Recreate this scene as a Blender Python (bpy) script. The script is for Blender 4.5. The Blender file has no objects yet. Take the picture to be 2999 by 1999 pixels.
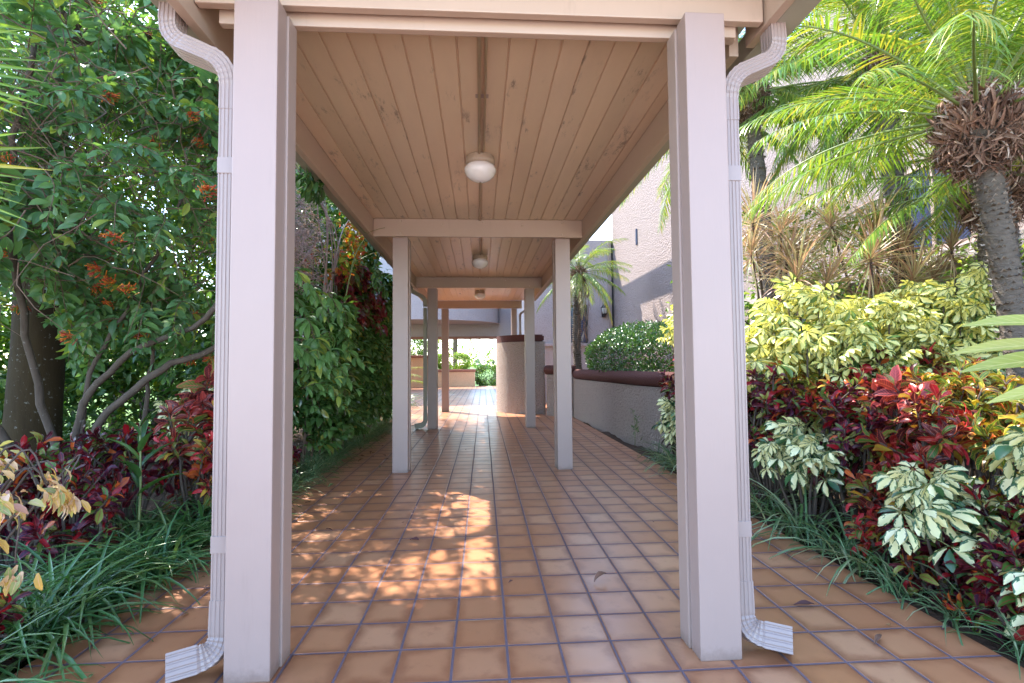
import bpy, bmesh, math, random
import numpy as np
from mathutils import Vector, Matrix

rng = np.random.default_rng(11)
random.seed(5)
PI = math.pi
S = bpy.context.scene
COL = S.collection
SUN_D = np.array([.526, -.625, -1.0]); SUN_D /= np.linalg.norm(SUN_D)

# ------------------------------------------------------------------ geometry containers
class Geo:
    def __init__(s, V, F, uv=None, rnd=None, mat=None):
        s.V = np.asarray(V, float).reshape(-1, 3); s.F = np.asarray(F, np.int64).reshape(-1, 4)
        n = len(s.V)
        s.uv = np.zeros((n, 2)) if uv is None else np.asarray(uv, float)
        s.rnd = np.zeros((n, 3)) if rnd is None else np.asarray(rnd, float)
        s.mat = np.zeros(len(s.F), np.int32) if mat is None else np.asarray(mat, np.int32)
    def tr(s, R=None, t=(0, 0, 0), k=1.0):
        V = s.V * k
        if R is not None: V = V @ np.asarray(R).T
        return Geo(V + np.asarray(t), s.F, s.uv, s.rnd, s.mat)
    def m(s, i):
        s.mat = np.full(len(s.F), i, np.int32); return s

def merge(gs):
    gs = [g for g in gs if g is not None and len(g.V)]
    off = np.cumsum([0] + [len(g.V) for g in gs])
    return Geo(np.concatenate([g.V for g in gs]), np.concatenate([g.F + o for g, o in zip(gs, off)]),
               np.concatenate([g.uv for g in gs]), np.concatenate([g.rnd for g in gs]), np.concatenate([g.mat for g in gs]))

def inst(g, P, R, K, rnd=None, jitter=None):
    P = np.asarray(P, float).reshape(-1, 3); m = len(P); n = len(g.V)
    if m == 0: return None
    K = np.broadcast_to(np.asarray(K, float), (m,))
    V = np.einsum('mij,nj->mni', R, g.V) * K[:, None, None] + P[:, None, :]
    F = g.F[None] + (np.arange(m) * n)[:, None, None]
    if rnd is not None: r = np.broadcast_to(np.asarray(rnd)[:, None, :], (m, n, 3)).copy()
    else:
        r = np.broadcast_to(g.rnd[None], (m, n, 3)).copy()
        if jitter is not None: r = (r + np.asarray(jitter)[:, None, :]) % 1.0
    return Geo(V.reshape(-1, 3), F.reshape(-1, 4), np.tile(g.uv, (m, 1)), r.reshape(-1, 3), np.tile(g.mat, m))

def nrm(v): v = np.asarray(v, float); return v / np.maximum(np.linalg.norm(v, axis=-1, keepdims=True), 1e-9)

def frames(Y, Z):
    Y = nrm(Y); Z = np.broadcast_to(np.asarray(Z, float), Y.shape)
    X = np.cross(Y, Z); bad = np.linalg.norm(X, axis=-1) < 1e-4
    X[bad] = np.cross(Y[bad], np.array([1.0, .3, .2])); X = nrm(X); Z = np.cross(X, Y)
    return np.stack([X, Y, Z], axis=-1)

def unit(n): return nrm(rng.normal(size=(n, 3)))

PROF = {'ellip': lambda t: np.sin(PI * np.clip(t, .03, .985)) ** .75,
        'lance': lambda t: np.sin(PI * np.clip(t, .03, .99) ** .7) ** .85,
        'obov': lambda t: np.sin(PI * np.clip(t, .03, .97) ** 1.35) ** .8,
        'strap': lambda t: np.minimum(1, np.minimum(.45 + t * 4, (1.02 - t) * 2.2)),
        'long': lambda t: np.clip(np.sin(PI * np.clip(t, .02, .985) ** .85) ** .55, .05, 1)}

def leaf(L, W, seg=4, prof='ellip', a0=0.0, bend=.6, fold=.2, twist=0.0, wave=0.0, stalk=0.0, mat=0):
    t = np.linspace(0, 1, seg + 1); ang = a0 - bend * t; ds = L / seg
    y = np.concatenate([[0], np.cumsum(np.cos((ang[1:] + ang[:-1]) / 2) * ds)])
    z = np.concatenate([[0], np.cumsum(np.sin((ang[1:] + ang[:-1]) / 2) * ds)])
    w = W / 2 * PROF[prof](t); V = []; uv = []
    for i in range(seg + 1):
        tw = twist * t[i]
        up = np.array([0, -math.sin(ang[i]), math.cos(ang[i])]); sd = np.array([1.0, 0, 0])
        s2 = sd * math.cos(tw) + up * math.sin(tw); u2 = up * math.cos(tw) - sd * math.sin(tw)
        c = np.array([0, y[i] + stalk, z[i]])
        wv = wave * W * math.sin(i * 2.1)
        V += [c - s2 * w[i] + u2 * (w[i] * fold * 2 + wv), c, c + s2 * w[i] + u2 * (w[i] * fold * 2 - wv)]
        uv += [(0, t[i]), (.5, t[i]), (1, t[i])]
    F = []
    for i in range(seg):
        a = i * 3; F += [(a, a + 1, a + 4, a + 3), (a + 1, a + 2, a + 5, a + 4)]
    g = Geo(V, F, uv); g.m(mat); return g

def strip(L, W, seg=3, a0=0.0, bend=.6, mat=0):
    t = np.linspace(0, 1, seg + 1); ang = a0 - bend * t; ds = L / seg
    y = np.concatenate([[0], np.cumsum(np.cos((ang[1:] + ang[:-1]) / 2) * ds)])
    z = np.concatenate([[0], np.cumsum(np.sin((ang[1:] + ang[:-1]) / 2) * ds)])
    w = W / 2 * np.minimum(1, np.minimum(.5 + t * 3, (1.03 - t) * 2)); V = []; uv = []
    for i in range(seg + 1):
        V += [(-w[i], y[i], z[i]), (w[i], y[i], z[i])]; uv += [(0, t[i]), (1, t[i])]
    F = [(2 * i, 2 * i + 1, 2 * i + 3, 2 * i + 2) for i in range(seg)]
    g = Geo(V, F, uv); g.m(mat); return g

def tube(pts, r, n=7, mat=0, closed_end=True, rough=0.0):
    pts = np.asarray(pts, float); k = len(pts); r = np.broadcast_to(np.asarray(r, float), (k,))
    T = np.gradient(pts, axis=0); T = nrm(T)
    N = np.cross(T[0], [0.2, 1, .1]); N = nrm(N); V = []; uv = []
    for i in range(k):
        N = nrm(N - T[i] * np.dot(N, T[i])); B = np.cross(T[i], N)
        for j in range(n):
            a = 2 * PI * j / n; q = r[i] * (1 + (rough * (rng.random() - .5) if rough else 0))
            V.append(pts[i] + q * (math.cos(a) * N + math.sin(a) * B)); uv.append((j / n, i / max(1, k - 1)))
    F = [(i * n + j, i * n + (j + 1) % n, (i + 1) * n + (j + 1) % n, (i + 1) * n + j) for i in range(k - 1) for j in range(n)]
    if closed_end:
        for i in (0, k - 1):
            c = len(V); V.append(pts[i]); uv.append((.5, .5)); b = i * n
            for j in range(0, n - 1, 2): F.append((c, b + j, b + j + 1, b + (j + 2) % n))
            if n % 2: F.append((c, b + n - 1, b, b)) if False else None
    F = [f for f in F if f is not None]
    g = Geo(V, F, uv); g.m(mat); return g

def curve_pts(ctrl, n=12):
    c = np.asarray(ctrl, float); k = len(c)
    P = np.concatenate([[2 * c[0] - c[1]], c, [2 * c[-1] - c[-2]]]); out = []
    for u in np.linspace(0, k - 1 - 1e-6, n):
        i = int(u); f = u - i; a, b, d, e = P[i], P[i + 1], P[i + 2], P[i + 3]
        out.append(.5 * ((2 * b) + (d - a) * f + (2 * a - 5 * b + 4 * d - e) * f * f + (3 * b - a - 3 * d + e) * f ** 3))
    return np.array(out)

# ------------------------------------------------------------------ objects
def mesh_from(name, g, mats):
    me = bpy.data.meshes.new(name); n = len(g.V); f = len(g.F)
    me.vertices.add(n); me.vertices.foreach_set('co', g.V.astype(np.float32).ravel())
    me.loops.add(f * 4); me.loops.foreach_set('vertex_index', g.F.astype(np.int32).ravel())
    me.polygons.add(f); me.polygons.foreach_set('loop_start', np.arange(0, f * 4, 4, dtype=np.int32))
    me.polygons.foreach_set('material_index', g.mat)
    me.update(calc_edges=True)
    me.polygons.foreach_set('use_smooth', np.ones(f, bool))
    u = me.uv_layers.new(name='UVMap'); u.data.foreach_set('uv', g.uv[g.F.ravel()].astype(np.float32).ravel())
    a = me.attributes.new('rnd', 'FLOAT_COLOR', 'POINT')
    c = np.ones((n, 4), np.float32); c[:, :3] = g.rnd; a.data.foreach_set('color', c.ravel())
    for m in mats: me.materials.append(m)
    me.validate(); return me

def part(name, g, mats, parent=None, world=False):
    if not isinstance(mats, (list, tuple)): mats = [mats]
    if world and parent is not None: g = g.tr(t=-base_of(parent))
    o = bpy.data.objects.new(name, mesh_from(name, g, mats)); COL.objects.link(o)
    if parent is not None: o.parent = parent
    return o

def base_of(o):
    v = np.zeros(3)
    while o is not None: v = v + np.array(o.location); o = o.parent
    return v

def tag(o, label=None, cat=None, group=None, kind=None):
    if label: o['label'] = label
    if cat: o['category'] = cat
    if group: o['group'] = group
    if kind: o['kind'] = kind
    return o

def thing(name, label, cat, loc=(0, 0, 0), rz=0, group=None):
    o = bpy.data.objects.new(name, None); COL.objects.link(o); o.location = loc; o.rotation_euler = (0, 0, rz)
    o.empty_display_size = .2
    return tag(o, label, cat, group)

def dup(root, loc, rz, label=None, group=None, k=1.0):
    r = root.copy(); COL.objects.link(r); r.location = loc; r.rotation_euler = (0, 0, rz); r.scale = (k, k, k)
    if label: r['label'] = label
    if group: r['group'] = group
    for ch in list(root.children):
        c = ch.copy(); COL.objects.link(c); c.parent = r
        for q in list(ch.children):
            d = q.copy(); COL.objects.link(d); d.parent = c
    return r

class Sol:
    """hard-surface builder; everything added ends in one mesh"""
    def __init__(s): s.bm = bmesh.new()
    def box(s, x0, x1, y0, y1, z0, z1, b=.004, mi=0):
        vs = [s.bm.verts.new((x, y, z)) for x in (x0, x1) for y in (y0, y1) for z in (z0, z1)]
        fs = [(0, 1, 3, 2), (4, 6, 7, 5), (0, 4, 5, 1), (2, 3, 7, 6), (0, 2, 6, 4), (1, 5, 7, 3)]
        F = [s.bm.faces.new([vs[i] for i in f]) for f in fs]
        for f in F: f.material_index = mi
        if b:
            E = list({e for f in F for e in f.edges})
            r = bmesh.ops.bevel(s.bm, geom=E, offset=b, segments=2, affect='EDGES', profile=.6)
            for f in r['faces']: f.material_index = mi
        return s
    def prism(s, poly, a0, a1, axis='z', mi=0, b=0):
        def P(u, v, w): return {'z': (u, v, w), 'y': (u, w, v), 'x': (w, u, v)}[axis]
        A = [s.bm.verts.new(P(u, v, a0)) for u, v in poly]; B = [s.bm.verts.new(P(u, v, a1)) for u, v in poly]
        n = len(poly); F = []
        F.append(s.bm.faces.new(A)); F.append(s.bm.faces.new(B[::-1]))
        for i in range(n): F.append(s.bm.faces.new((A[i], B[i], B[(i + 1) % n], A[(i + 1) % n])))
        for f in F: f.material_index = mi
        if b: bmesh.ops.bevel(s.bm, geom=list({e for f in F for e in f.edges}), offset=b, segments=2, affect='EDGES')
        return s
    def lathe(s, prof, c=(0, 0, 0), n=40, mi=0):
        R = []
        for r, z in prof:
            R.append([s.bm.verts.new((c[0] + r * math.cos(2 * PI * j / n), c[1] + r * math.sin(2 * PI * j / n), c[2] + z)) for j in range(n)])
        for a, b in zip(R[:-1], R[1:]):
            for j in range(n):
                f = s.bm.faces.new((a[j], a[(j + 1) % n], b[(j + 1) % n], b[j])); f.material_index = mi; f.smooth = True
        return s
    def loft(s, rings, mi=0, smooth=True, cap=True):
        R = [[s.bm.verts.new(tuple(p)) for p in r] for r in rings]; n = len(R[0])
        for a, b in zip(R[:-1], R[1:]):
            for j in range(n):
                f = s.bm.faces.new((a[j], a[(j + 1) % n], b[(j + 1) % n], b[j])); f.material_index = mi; f.smooth = smooth
        if cap:
            for r in (R[0][::-1], R[-1]):
                f = s.bm.faces.new(r); f.material_index = mi
        return s
    def done(s, name, mats, parent=None, world=True):
        if not isinstance(mats, (list, tuple)): mats = [mats]
        bmesh.ops.recalc_face_normals(s.bm, faces=s.bm.faces)
        if parent is not None and world: bmesh.ops.translate(s.bm, verts=s.bm.verts, vec=Vector(-base_of(parent)))
        me = bpy.data.meshes.new(name); s.bm.to_mesh(me); s.bm.free()
        for m in mats: me.materials.append(m)
        o = bpy.data.objects.new(name, me); COL.objects.link(o)
        if parent is not None: o.parent = parent
        return o

# ------------------------------------------------------------------ materials
class NT:
    def __init__(s, name):
        s.m = bpy.data.materials.new(name); s.m.use_nodes = True; s.t = s.m.node_tree; s.t.nodes.clear()
        s.out = s.n('ShaderNodeOutputMaterial')
    def n(s, ty, **k):
        x = s.t.nodes.new(ty)
        for a, b in k.items(): setattr(x, a, b)
        return x
    def l(s, a, b): s.t.links.new(a, b)
    def math(s, op, a, b=None, c=None):
        x = s.n('ShaderNodeMath', operation=op)
        for i, v in enumerate((a, b, c)):
            if v is None: continue
            if isinstance(v, (int, float)): x.inputs[i].default_value = v
            else: s.l(v, x.inputs[i])
        return x.outputs[0]
    def mix(s, f, a, b, bt='MIX'):
        x = s.n('ShaderNodeMix', data_type='RGBA', blend_type=bt)
        for sock, v in ((x.inputs[0], f), (x.inputs[6], a), (x.inputs[7], b)):
            if isinstance(v, (int, float)): sock.default_value = v
            elif isinstance(v, tuple): sock.default_value = (*v, 1) if len(v) == 3 else v
            else: s.l(v, sock)
        return x.outputs[2]
    def ramp(s, f, stops, interp='LINEAR'):
        x = s.n('ShaderNodeValToRGB'); x.color_ramp.interpolation = interp; e = x.color_ramp.elements
        while len(e) < len(stops): e.new(.5)
        for el, (p, c) in zip(e, stops): el.position = p; el.color = (*c, 1)
        s.l(f, x.inputs[0]); return x.outputs[0]
    def noise(s, scale, detail=4, rough=.55, vec=None, dim='3D'):
        x = s.n('ShaderNodeTexNoise', noise_dimensions=dim); x.inputs['Scale'].default_value = scale
        x.inputs['Detail'].default_value = detail; x.inputs['Roughness'].default_value = rough
        if vec is not None: s.l(vec, x.inputs['Vector'])
        return x.outputs['Fac']
    def coord(s, which='Object'): return s.n('ShaderNodeTexCoord').outputs[which]
    def smooth(s, v, a, b):
        x = s.n('ShaderNodeMapRange', interpolation_type='SMOOTHSTEP'); s.l(v, x.inputs[0])
        x.inputs[1].default_value = a; x.inputs[2].default_value = b; return x.outputs[0]
    def bump(s, h, strength=.3, dist=.01):
        x = s.n('ShaderNodeBump'); x.inputs['Strength'].default_value = strength; x.inputs['Distance'].default_value = dist
        s.l(h, x.inputs['Height']); return x.outputs[0]
    def bsdf(s, col, rough=.5, normal=None, spec=.5, **k):
        b = s.n('ShaderNodeBsdfPrincipled')
        for key, v in (('Base Color', col), ('Roughness', rough), ('Specular IOR Level', spec)):
            if isinstance(v, (int, float)): b.inputs[key].default_value = v
            elif isinstance(v, tuple): b.inputs[key].default_value = (*v, 1)
            else: s.l(v, b.inputs[key])
        if normal is not None: s.l(normal, b.inputs['Normal'])
        for key, v in k.items(): b.inputs[key].default_value = v
        return b.outputs[0]
    def end(s, sh): s.l(sh, s.out.inputs[0]); return s.m

def leafmat(name, stops, interp='CONSTANT', mid=None, midw=.05, edge=None, edgew=.42, rough=.38, trans=.3, varieg=None, vein=0.0, val=(.7, 1.3), spec=.5, tint=(1.25, 1.2, .5)):
    t = NT(name); at = t.n('ShaderNodeAttribute', attribute_name='rnd')
    sp = t.n('ShaderNodeSeparateColor'); t.l(at.outputs['Color'], sp.inputs[0]); r, g, b = sp.outputs
    uvn = t.n('ShaderNodeUVMap'); sx = t.n('ShaderNodeSeparateXYZ'); t.l(uvn.outputs[0], sx.inputs[0]); u, v = sx.outputs[0], sx.outputs[1]
    col = t.ramp(r, stops, interp)
    au = t.math('ABSOLUTE', t.math('SUBTRACT', u, .5))
    nz = t.noise(6, 3)
    if varieg is not None:
        cu = t.n('ShaderNodeCombineXYZ'); t.l(t.math('MULTIPLY', u, 3.0), cu.inputs[0]); t.l(t.math('MULTIPLY', v, 2.2), cu.inputs[1]); t.l(t.math('MULTIPLY', g, 40), cu.inputs[2])
        nv = t.noise(2.2, 2, .5, cu.outputs[0])
        lim = t.math('ADD', t.math('MULTIPLY', nv, .75), .0)
        k = t.smooth(t.math('SUBTRACT', lim, au), -.02, .03)
        keep = t.math('LESS_THAN', b, varieg[1])
        col = t.mix(t.math('MULTIPLY', k, keep), col, t.mix(g, varieg[0], varieg[2]))
    if vein:
        w = t.math('ABSOLUTE', t.math('SUBTRACT', t.math('FRACT', t.math('SUBTRACT', t.math('MULTIPLY', v, 9.0), t.math('MULTIPLY', au, 3.5))), .5))
        kv = t.math('MULTIPLY', t.smooth(w, .12, .04), vein)
        col = t.mix(kv, col, mid if mid else (.4, .4, .1))
    if mid is not None: col = t.mix(t.math('MULTIPLY', t.smooth(au, midw, midw * .4), .8), col, mid)
    if edge is not None: col = t.mix(t.math('MULTIPLY', t.smooth(au, edgew - .03, edgew + .03), .85), col, edge)
    vv = t.math('ADD', t.math('MULTIPLY', g, (val[1] - val[0]) * .7), t.math('ADD', t.math('MULTIPLY', nz, (val[1] - val[0]) * .3), val[0]))
    cv = t.n('ShaderNodeCombineColor')
    for i in range(3): t.l(vv, cv.inputs[i])
    col = t.mix(1.0, col, cv.outputs[0], 'MULTIPLY')
    sh = t.bsdf(col, rough, spec=spec)
    if trans:
        tr = t.n('ShaderNodeBsdfTranslucent'); t.l(t.mix(1.0, col, tint, 'MULTIPLY'), tr.inputs[0])
        mx = t.n('ShaderNodeMixShader'); mx.inputs[0].default_value = trans; t.l(sh, mx.inputs[1]); t.l(tr.outputs[0], mx.inputs[2]); sh = mx.outputs[0]
    return t.end(sh)

def plain(name, c, rough=.5, var=.12, scale=8, bump=0.0, bscale=60, spec=.5, dirt=None, bdist=.004, **k):
    t = NT(name); co = t.coord(); n = t.noise(scale, 5, .6, co)
    col = t.mix(n, tuple(x * (1 - var) for x in c), tuple(min(1, x * (1 + var)) for x in c))
    if dirt is not None:
        col = t.mix(t.math('MULTIPLY', t.smooth(t.noise(dirt[1], 6, .7, co), dirt[2], dirt[2] + .15), dirt[3]), col, dirt[0])
    nm = t.bump(t.noise(bscale, 4, .6, co), bump, bdist) if bump else None
    return t.end(t.bsdf(col, rough, nm, spec, **k))

def paint_mat(name, c, rough=.42):
    t = NT(name); co = t.coord('Object')
    mp = t.n('ShaderNodeMapping'); mp.inputs['Scale'].default_value = (1, 1, .12); t.l(co, mp.inputs[0])
    n = t.noise(2.2, 4, .6, co); g = t.noise(70, 3, .6, mp.outputs[0])
    col = t.mix(n, tuple(x * .93 for x in c), tuple(x * 1.06 for x in c))
    sc = t.smooth(t.noise(23, 6, .75, co), .70, .78)
    col = t.mix(t.math('MULTIPLY', sc, .28), col, tuple(x * .5 for x in c))
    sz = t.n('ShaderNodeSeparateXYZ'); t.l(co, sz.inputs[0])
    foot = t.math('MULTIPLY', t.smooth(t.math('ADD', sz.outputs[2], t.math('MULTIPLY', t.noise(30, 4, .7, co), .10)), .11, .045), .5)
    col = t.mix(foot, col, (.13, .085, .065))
    strk = t.smooth(t.noise(11, 5, .7, mp.outputs[0]), .60, .74); col = t.mix(t.math('MULTIPLY', strk, .16), col, tuple(x * .55 for x in c))
    h = t.math('ADD', t.math('MULTIPLY', g, .6), t.math('MULTIPLY', t.noise(9, 2, .5, co), 1.2))
    return t.end(t.bsdf(col, rough, t.bump(h, .22, .004)))

def stucco_mat(name, c, scale=34, strength=1.0):
    t = NT(name); co = t.coord('Object')
    n1 = t.noise(scale, 3, .6, co); n2 = t.noise(scale * 3, 2, .5, co); big = t.noise(1.1, 4, .6, co)
    h = t.math('ADD', t.smooth(n1, .35, .70), t.math('MULTIPLY', n2, .25))
    col = t.mix(big, tuple(x * .9 for x in c), tuple(min(1, x * 1.08) for x in c))
    col = t.mix(t.math('MULTIPLY', t.smooth(n1, .52, .34), .32), col, tuple(x * .6 for x in c))  # texture hollows darkened: crevice shade painted into the colour
    return t.end(t.bsdf(col, .85, t.bump(h, strength, .03), .2))

def tile_mat():
    t = NT('terracotta_tiles'); co = t.coord('Object'); sx = t.n('ShaderNodeSeparateXYZ'); t.l(co, sx.inputs[0])
    PX, PY = .2055, .2140
    xs = t.math('SUBTRACT', sx.outputs[0], t.math('MULTIPLY', sx.outputs[1], .007))
    wob = t.math('MULTIPLY', t.math('SUBTRACT', t.noise(.9, 2, .5, co), .5), .012)
    a = t.math('DIVIDE', t.math('ADD', t.math('SUBTRACT', xs, .051 - 40 * PX), wob), PX)
    b = t.math('DIVIDE', t.math('ADD', t.math('SUBTRACT', sx.outputs[1], 1.834 - 40 * PY), wob), PY)
    fa, fb = t.math('FRACT', a), t.math('FRACT', b)
    ea = t.math('ABSOLUTE', t.math('SUBTRACT', fa, .5)); eb = t.math('ABSOLUTE', t.math('SUBTRACT', fb, .5))
    e = t.math('MAXIMUM', ea, eb)
    grout = t.smooth(e, .472, .482)
    cid = t.n('ShaderNodeCombineXYZ'); t.l(t.math('FLOOR', a), cid.inputs[0]); t.l(t.math('FLOOR', b), cid.inputs[1])
    wn = t.n('ShaderNodeTexWhiteNoise', noise_dimensions='2D'); t.l(cid.outputs[0], wn.inputs['Vector'])
    rv = wn.outputs['Value']; rc = t.n('ShaderNodeSeparateColor'); t.l(wn.outputs['Color'], rc.inputs[0])
    off = t.n('ShaderNodeVectorMath', operation='MULTIPLY_ADD'); t.l(wn.outputs['Color'], off.inputs[0]); off.inputs[1].default_value = (30, 30, 30); t.l(co, off.inputs[2])
    n1 = t.noise(7, 5, .6, off.outputs[0]); n2 = t.noise(60, 4, .65, co); n3 = t.noise(.7, 3, .5, co)
    edge = t.smooth(t.math('ADD', e, t.math('MULTIPLY', t.math('SUBTRACT', n1, .5), .5)), .22, .52)
    light = t.ramp(rv, [(0, (.47, .218, .108)), (.35, (.40, .165, .074)), (.7, (.44, .19, .09)), (1, (.50, .25, .135))])
    dark = t.ramp(rc.outputs[0], [(0, (.24, .082, .036)), (.5, (.29, .108, .048)), (1, (.215, .078, .04))])
    col = t.mix(t.math('MULTIPLY', edge, .85), light, dark)
    col = t.mix(t.math('MULTIPLY', t.smooth(n2, .62, .75), .3), col, (.16, .06, .035))
    blot = t.smooth(t.noise(13, 5, .7, off.outputs[0]), .55, .72); col = t.mix(t.math('MULTIPLY', blot, .38), col, (.26, .095, .045))
    col = t.mix(t.math('MULTIPLY', t.smooth(n3, .55, .75), .25), col, (.5, .3, .2))
    col = t.mix(grout, col, t.mix(t.noise(14, 3, .6, co), (.075, .052, .066), (.17, .12, .145)))
    rough = t.math('ADD', t.math('MULTIPLY', t.noise(5, 4, .6, co), .26), t.math('ADD', t.math('MULTIPLY', grout, .4), .20))
    h = t.math('ADD', t.math('MULTIPLY', t.smooth(e, .485, .455), 1.0), t.math('ADD', t.math('MULTIPLY', n1, .16), t.math('MULTIPLY', rv, .10)))
    return t.end(t.bsdf(col, rough, t.bump(h, .55, .004), .5))

def bark_mat(name, c0, c1, vs=8, scale=14, strength=.8, rough=.9):
    t = NT(name); co = t.coord('Object'); mp = t.n('ShaderNodeMapping'); mp.inputs['Scale'].default_value = (1, 1, 1.0 / vs); t.l(co, mp.inputs[0])
    n = t.noise(scale, 6, .65, mp.outputs[0]); sp = t.smooth(t.noise(26, 5, .7, co), .6, .7)
    col = t.mix(n, c0, c1); col = t.mix(t.math('MULTIPLY', sp, .35), col, (.42, .42, .38))
    return t.end(t.bsdf(col, rough, t.bump(n, strength, .02), .2))

PAINT = (.335, .238, .208)
M = {}
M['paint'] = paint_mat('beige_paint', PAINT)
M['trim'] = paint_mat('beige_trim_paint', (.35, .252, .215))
M['metal_paint'] = paint_mat('beige_metal_paint', (.305, .23, .208), .35)
M['beam'] = paint_mat('tan_beam_paint', (.45, .318, .24))
M['conduit'] = paint_mat('pale_conduit_paint', (.66, .50, .35))  # lightened like the ceiling boards, offsetting the shade up there
M['gutter'] = plain('grey_green_gutter', (.33, .30, .235), .5, .1)
M['stucco'] = stucco_mat('pink_beige_stucco', (.47, .385, .34))
M['stucco_wall'] = stucco_mat('coarse_pinkish_grey_stucco', (.31, .25, .235), 26, 1.0)
M['stucco_far'] = stucco_mat('smooth_grey_pink_stucco', (.42, .355, .345), 30, .35)
M['stucco_peach'] = stucco_mat('peach_stucco', (.70, .47, .30), 30, .3)
M['cap'] = stucco_mat('maroon_painted_cap', (.095, .036, .032), 60, .35)
M['cap_far'] = stucco_mat('terracotta_cap', (.34, .16, .115), 40, .3)
M['tile'] = tile_mat()
M['soil'] = plain('dark_mulch', (.085, .055, .038), .95, .5, 14, .9, 40, .1, bdist=.03)
M['lawn'] = plain('far_grass', (.10, .17, .045), .95, .3, 3, .8, 80, .1)
M['globe'] = plain('white_glass_globe', (.82, .78, .76), .12, .03, 3, **{'Coat Weight': .5})
M['black'] = plain('black_iron', (.016, .016, .018), .4, .2)
M['lglass'] = plain('frosted_lantern_glass', (.5, .55, .58), .15, .1)
M['window'] = plain('dark_blue_window_glass', (.035, .045, .085), .06, .2, spec=.7)
M['bolt'] = plain('painted_bolt', (.50, .37, .28), .4, .1)
M['bark'] = bark_mat('mossy_brown_bark', (.022, .014, .007), (.055, .037, .016), 3, 9, .5)
M['branch'] = bark_mat('grey_branch_bark', (.05, .036, .028), (.13, .10, .08), 4, 22, .6)
M['twig'] = plain('brown_twig', (.14, .085, .055), .8, .4, 20)
M['pinktwig'] = plain('pale_dry_twig', (.36, .25, .23), .8, .35, 30)
M['palmbark'] = bark_mat('ringed_palm_bark', (.055, .042, .033), (.20, .165, .135), .35, 22, .9)
M['stub'] = leafmat('grey_leaf_stub', [(0, (.26, .22, .19)), (.4, (.12, .09, .07)), (.65, (.38, .34, .31))], rough=.85, trans=0, val=(.6, 1.3))
M['boot'] = leafmat('dry_palm_boot', [(0, (.23, .125, .085)), (.4, (.34, .21, .15)), (.7, (.12, .06, .04)), (.85, (.50, .40, .34))], rough=.85, trans=.05, val=(.6, 1.3))
M['stem'] = plain('green_stem', (.16, .20, .06), .5, .3, 20)
G = M
M['fire'] = leafmat('firebush_leaf', [(0, (.11, .225, .085)), (.45, (.085, .195, .075)), (.78, (.13, .24, .07)), (.92, (.28, .34, .06))], mid=(.16, .24, .10), midw=.045, rough=.36, trans=.44, vein=.25)
M['fire_light'] = leafmat('pale_firebush_leaf', [(0, (.11, .24, .07)), (.5, (.14, .28, .075)), (.85, (.30, .36, .06))], mid=(.24, .34, .14), midw=.045, rough=.4, trans=.35, vein=.25)
M['flower'] = leafmat('orange_red_flower', [(0, (.62, .20, .02)), (.4, (.58, .10, .02)), (.75, (.42, .035, .03))], rough=.5, trans=.25, tint=(1.2, 1, .8))
M['waxy'] = leafmat('waxy_hedge_leaf', [(0, (.085, .18, .05)), (.6, (.115, .215, .055)), (.93, (.26, .26, .05))], mid=(.15, .22, .07), rough=.22, trans=.34, spec=.9)
M['small'] = leafmat('small_hedge_leaf', [(0, (.04, .10, .03)), (.5, (.06, .14, .035)), (.85, (.10, .19, .05))], rough=.25, trans=.22, spec=.6)
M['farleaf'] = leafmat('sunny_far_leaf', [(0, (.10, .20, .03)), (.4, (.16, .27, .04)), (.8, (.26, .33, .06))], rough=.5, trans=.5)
M['greyleaf'] = leafmat('grey_far_leaf', [(0, (.14, .18, .15)), (.5, (.19, .23, .2))], rough=.6, trans=.2, tint=(1, 1, .9))
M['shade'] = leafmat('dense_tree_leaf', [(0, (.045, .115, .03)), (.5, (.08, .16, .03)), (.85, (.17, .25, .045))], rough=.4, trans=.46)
M['palm'] = leafmat('palm_leaflet', [(0, (.10, .21, .035)), (.45, (.15, .26, .04)), (.8, (.24, .32, .05)), (.95, (.38, .34, .06))], 'LINEAR', rough=.3, trans=.32, spec=.6)
M['palmdry'] = leafmat('drying_palm_leaflet', [(0, (.17, .25, .08)), (.5, (.30, .31, .10)), (.85, (.42, .30, .12))], 'LINEAR', rough=.4, trans=.3)
M['rachis'] = plain('palm_rachis', (.15, .19, .05), .4, .3, 12)
M['lirio'] = leafmat('strap_grass', [(0, (.04, .12, .035)), (.5, (.065, .165, .045)), (.9, (.14, .22, .07))], 'LINEAR', rough=.28, trans=.22, spec=.6)
M['lirio_blue'] = leafmat('blue_green_strap_grass', [(0, (.075, .165, .065)), (.5, (.12, .22, .09)), (.9, (.26, .30, .16))], 'LINEAR', rough=.3, trans=.22)
DK, PU, RE, CR, OR, YE, GR, PK = (.045, .007, .012), (.036, .009, .028), (.28, .008, .012), (.44, .014, .035), (.46, .10, .015), (.42, .30, .03), (.055, .14, .02), (.50, .09, .07)
M['cr_dark'] = leafmat('dark_croton_leaf', [(0, DK), (.24, PU), (.40, (.08, .008, .012)), (.54, RE), (.68, GR), (.86, (.18, .22, .04)), (.94, OR)], mid=(.26, .025, .04), midw=.07, edge=(.16, .012, .03), rough=.33, spec=.32, trans=.15, vein=.2, tint=(1.2, .8, .7))
M['cr_red'] = leafmat('red_croton_leaf', [(0, DK), (.20, RE), (.38, (.11, .010, .010)), (.50, CR), (.62, GR), (.76, (.13, .19, .03)), (.83, YE), (.91, OR)], mid=(.5, .16, .10), midw=.06, edge=(.38, .06, .03), rough=.33, spec=.32, trans=.18, vein=.3, tint=(1.2, .8, .7))
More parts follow.
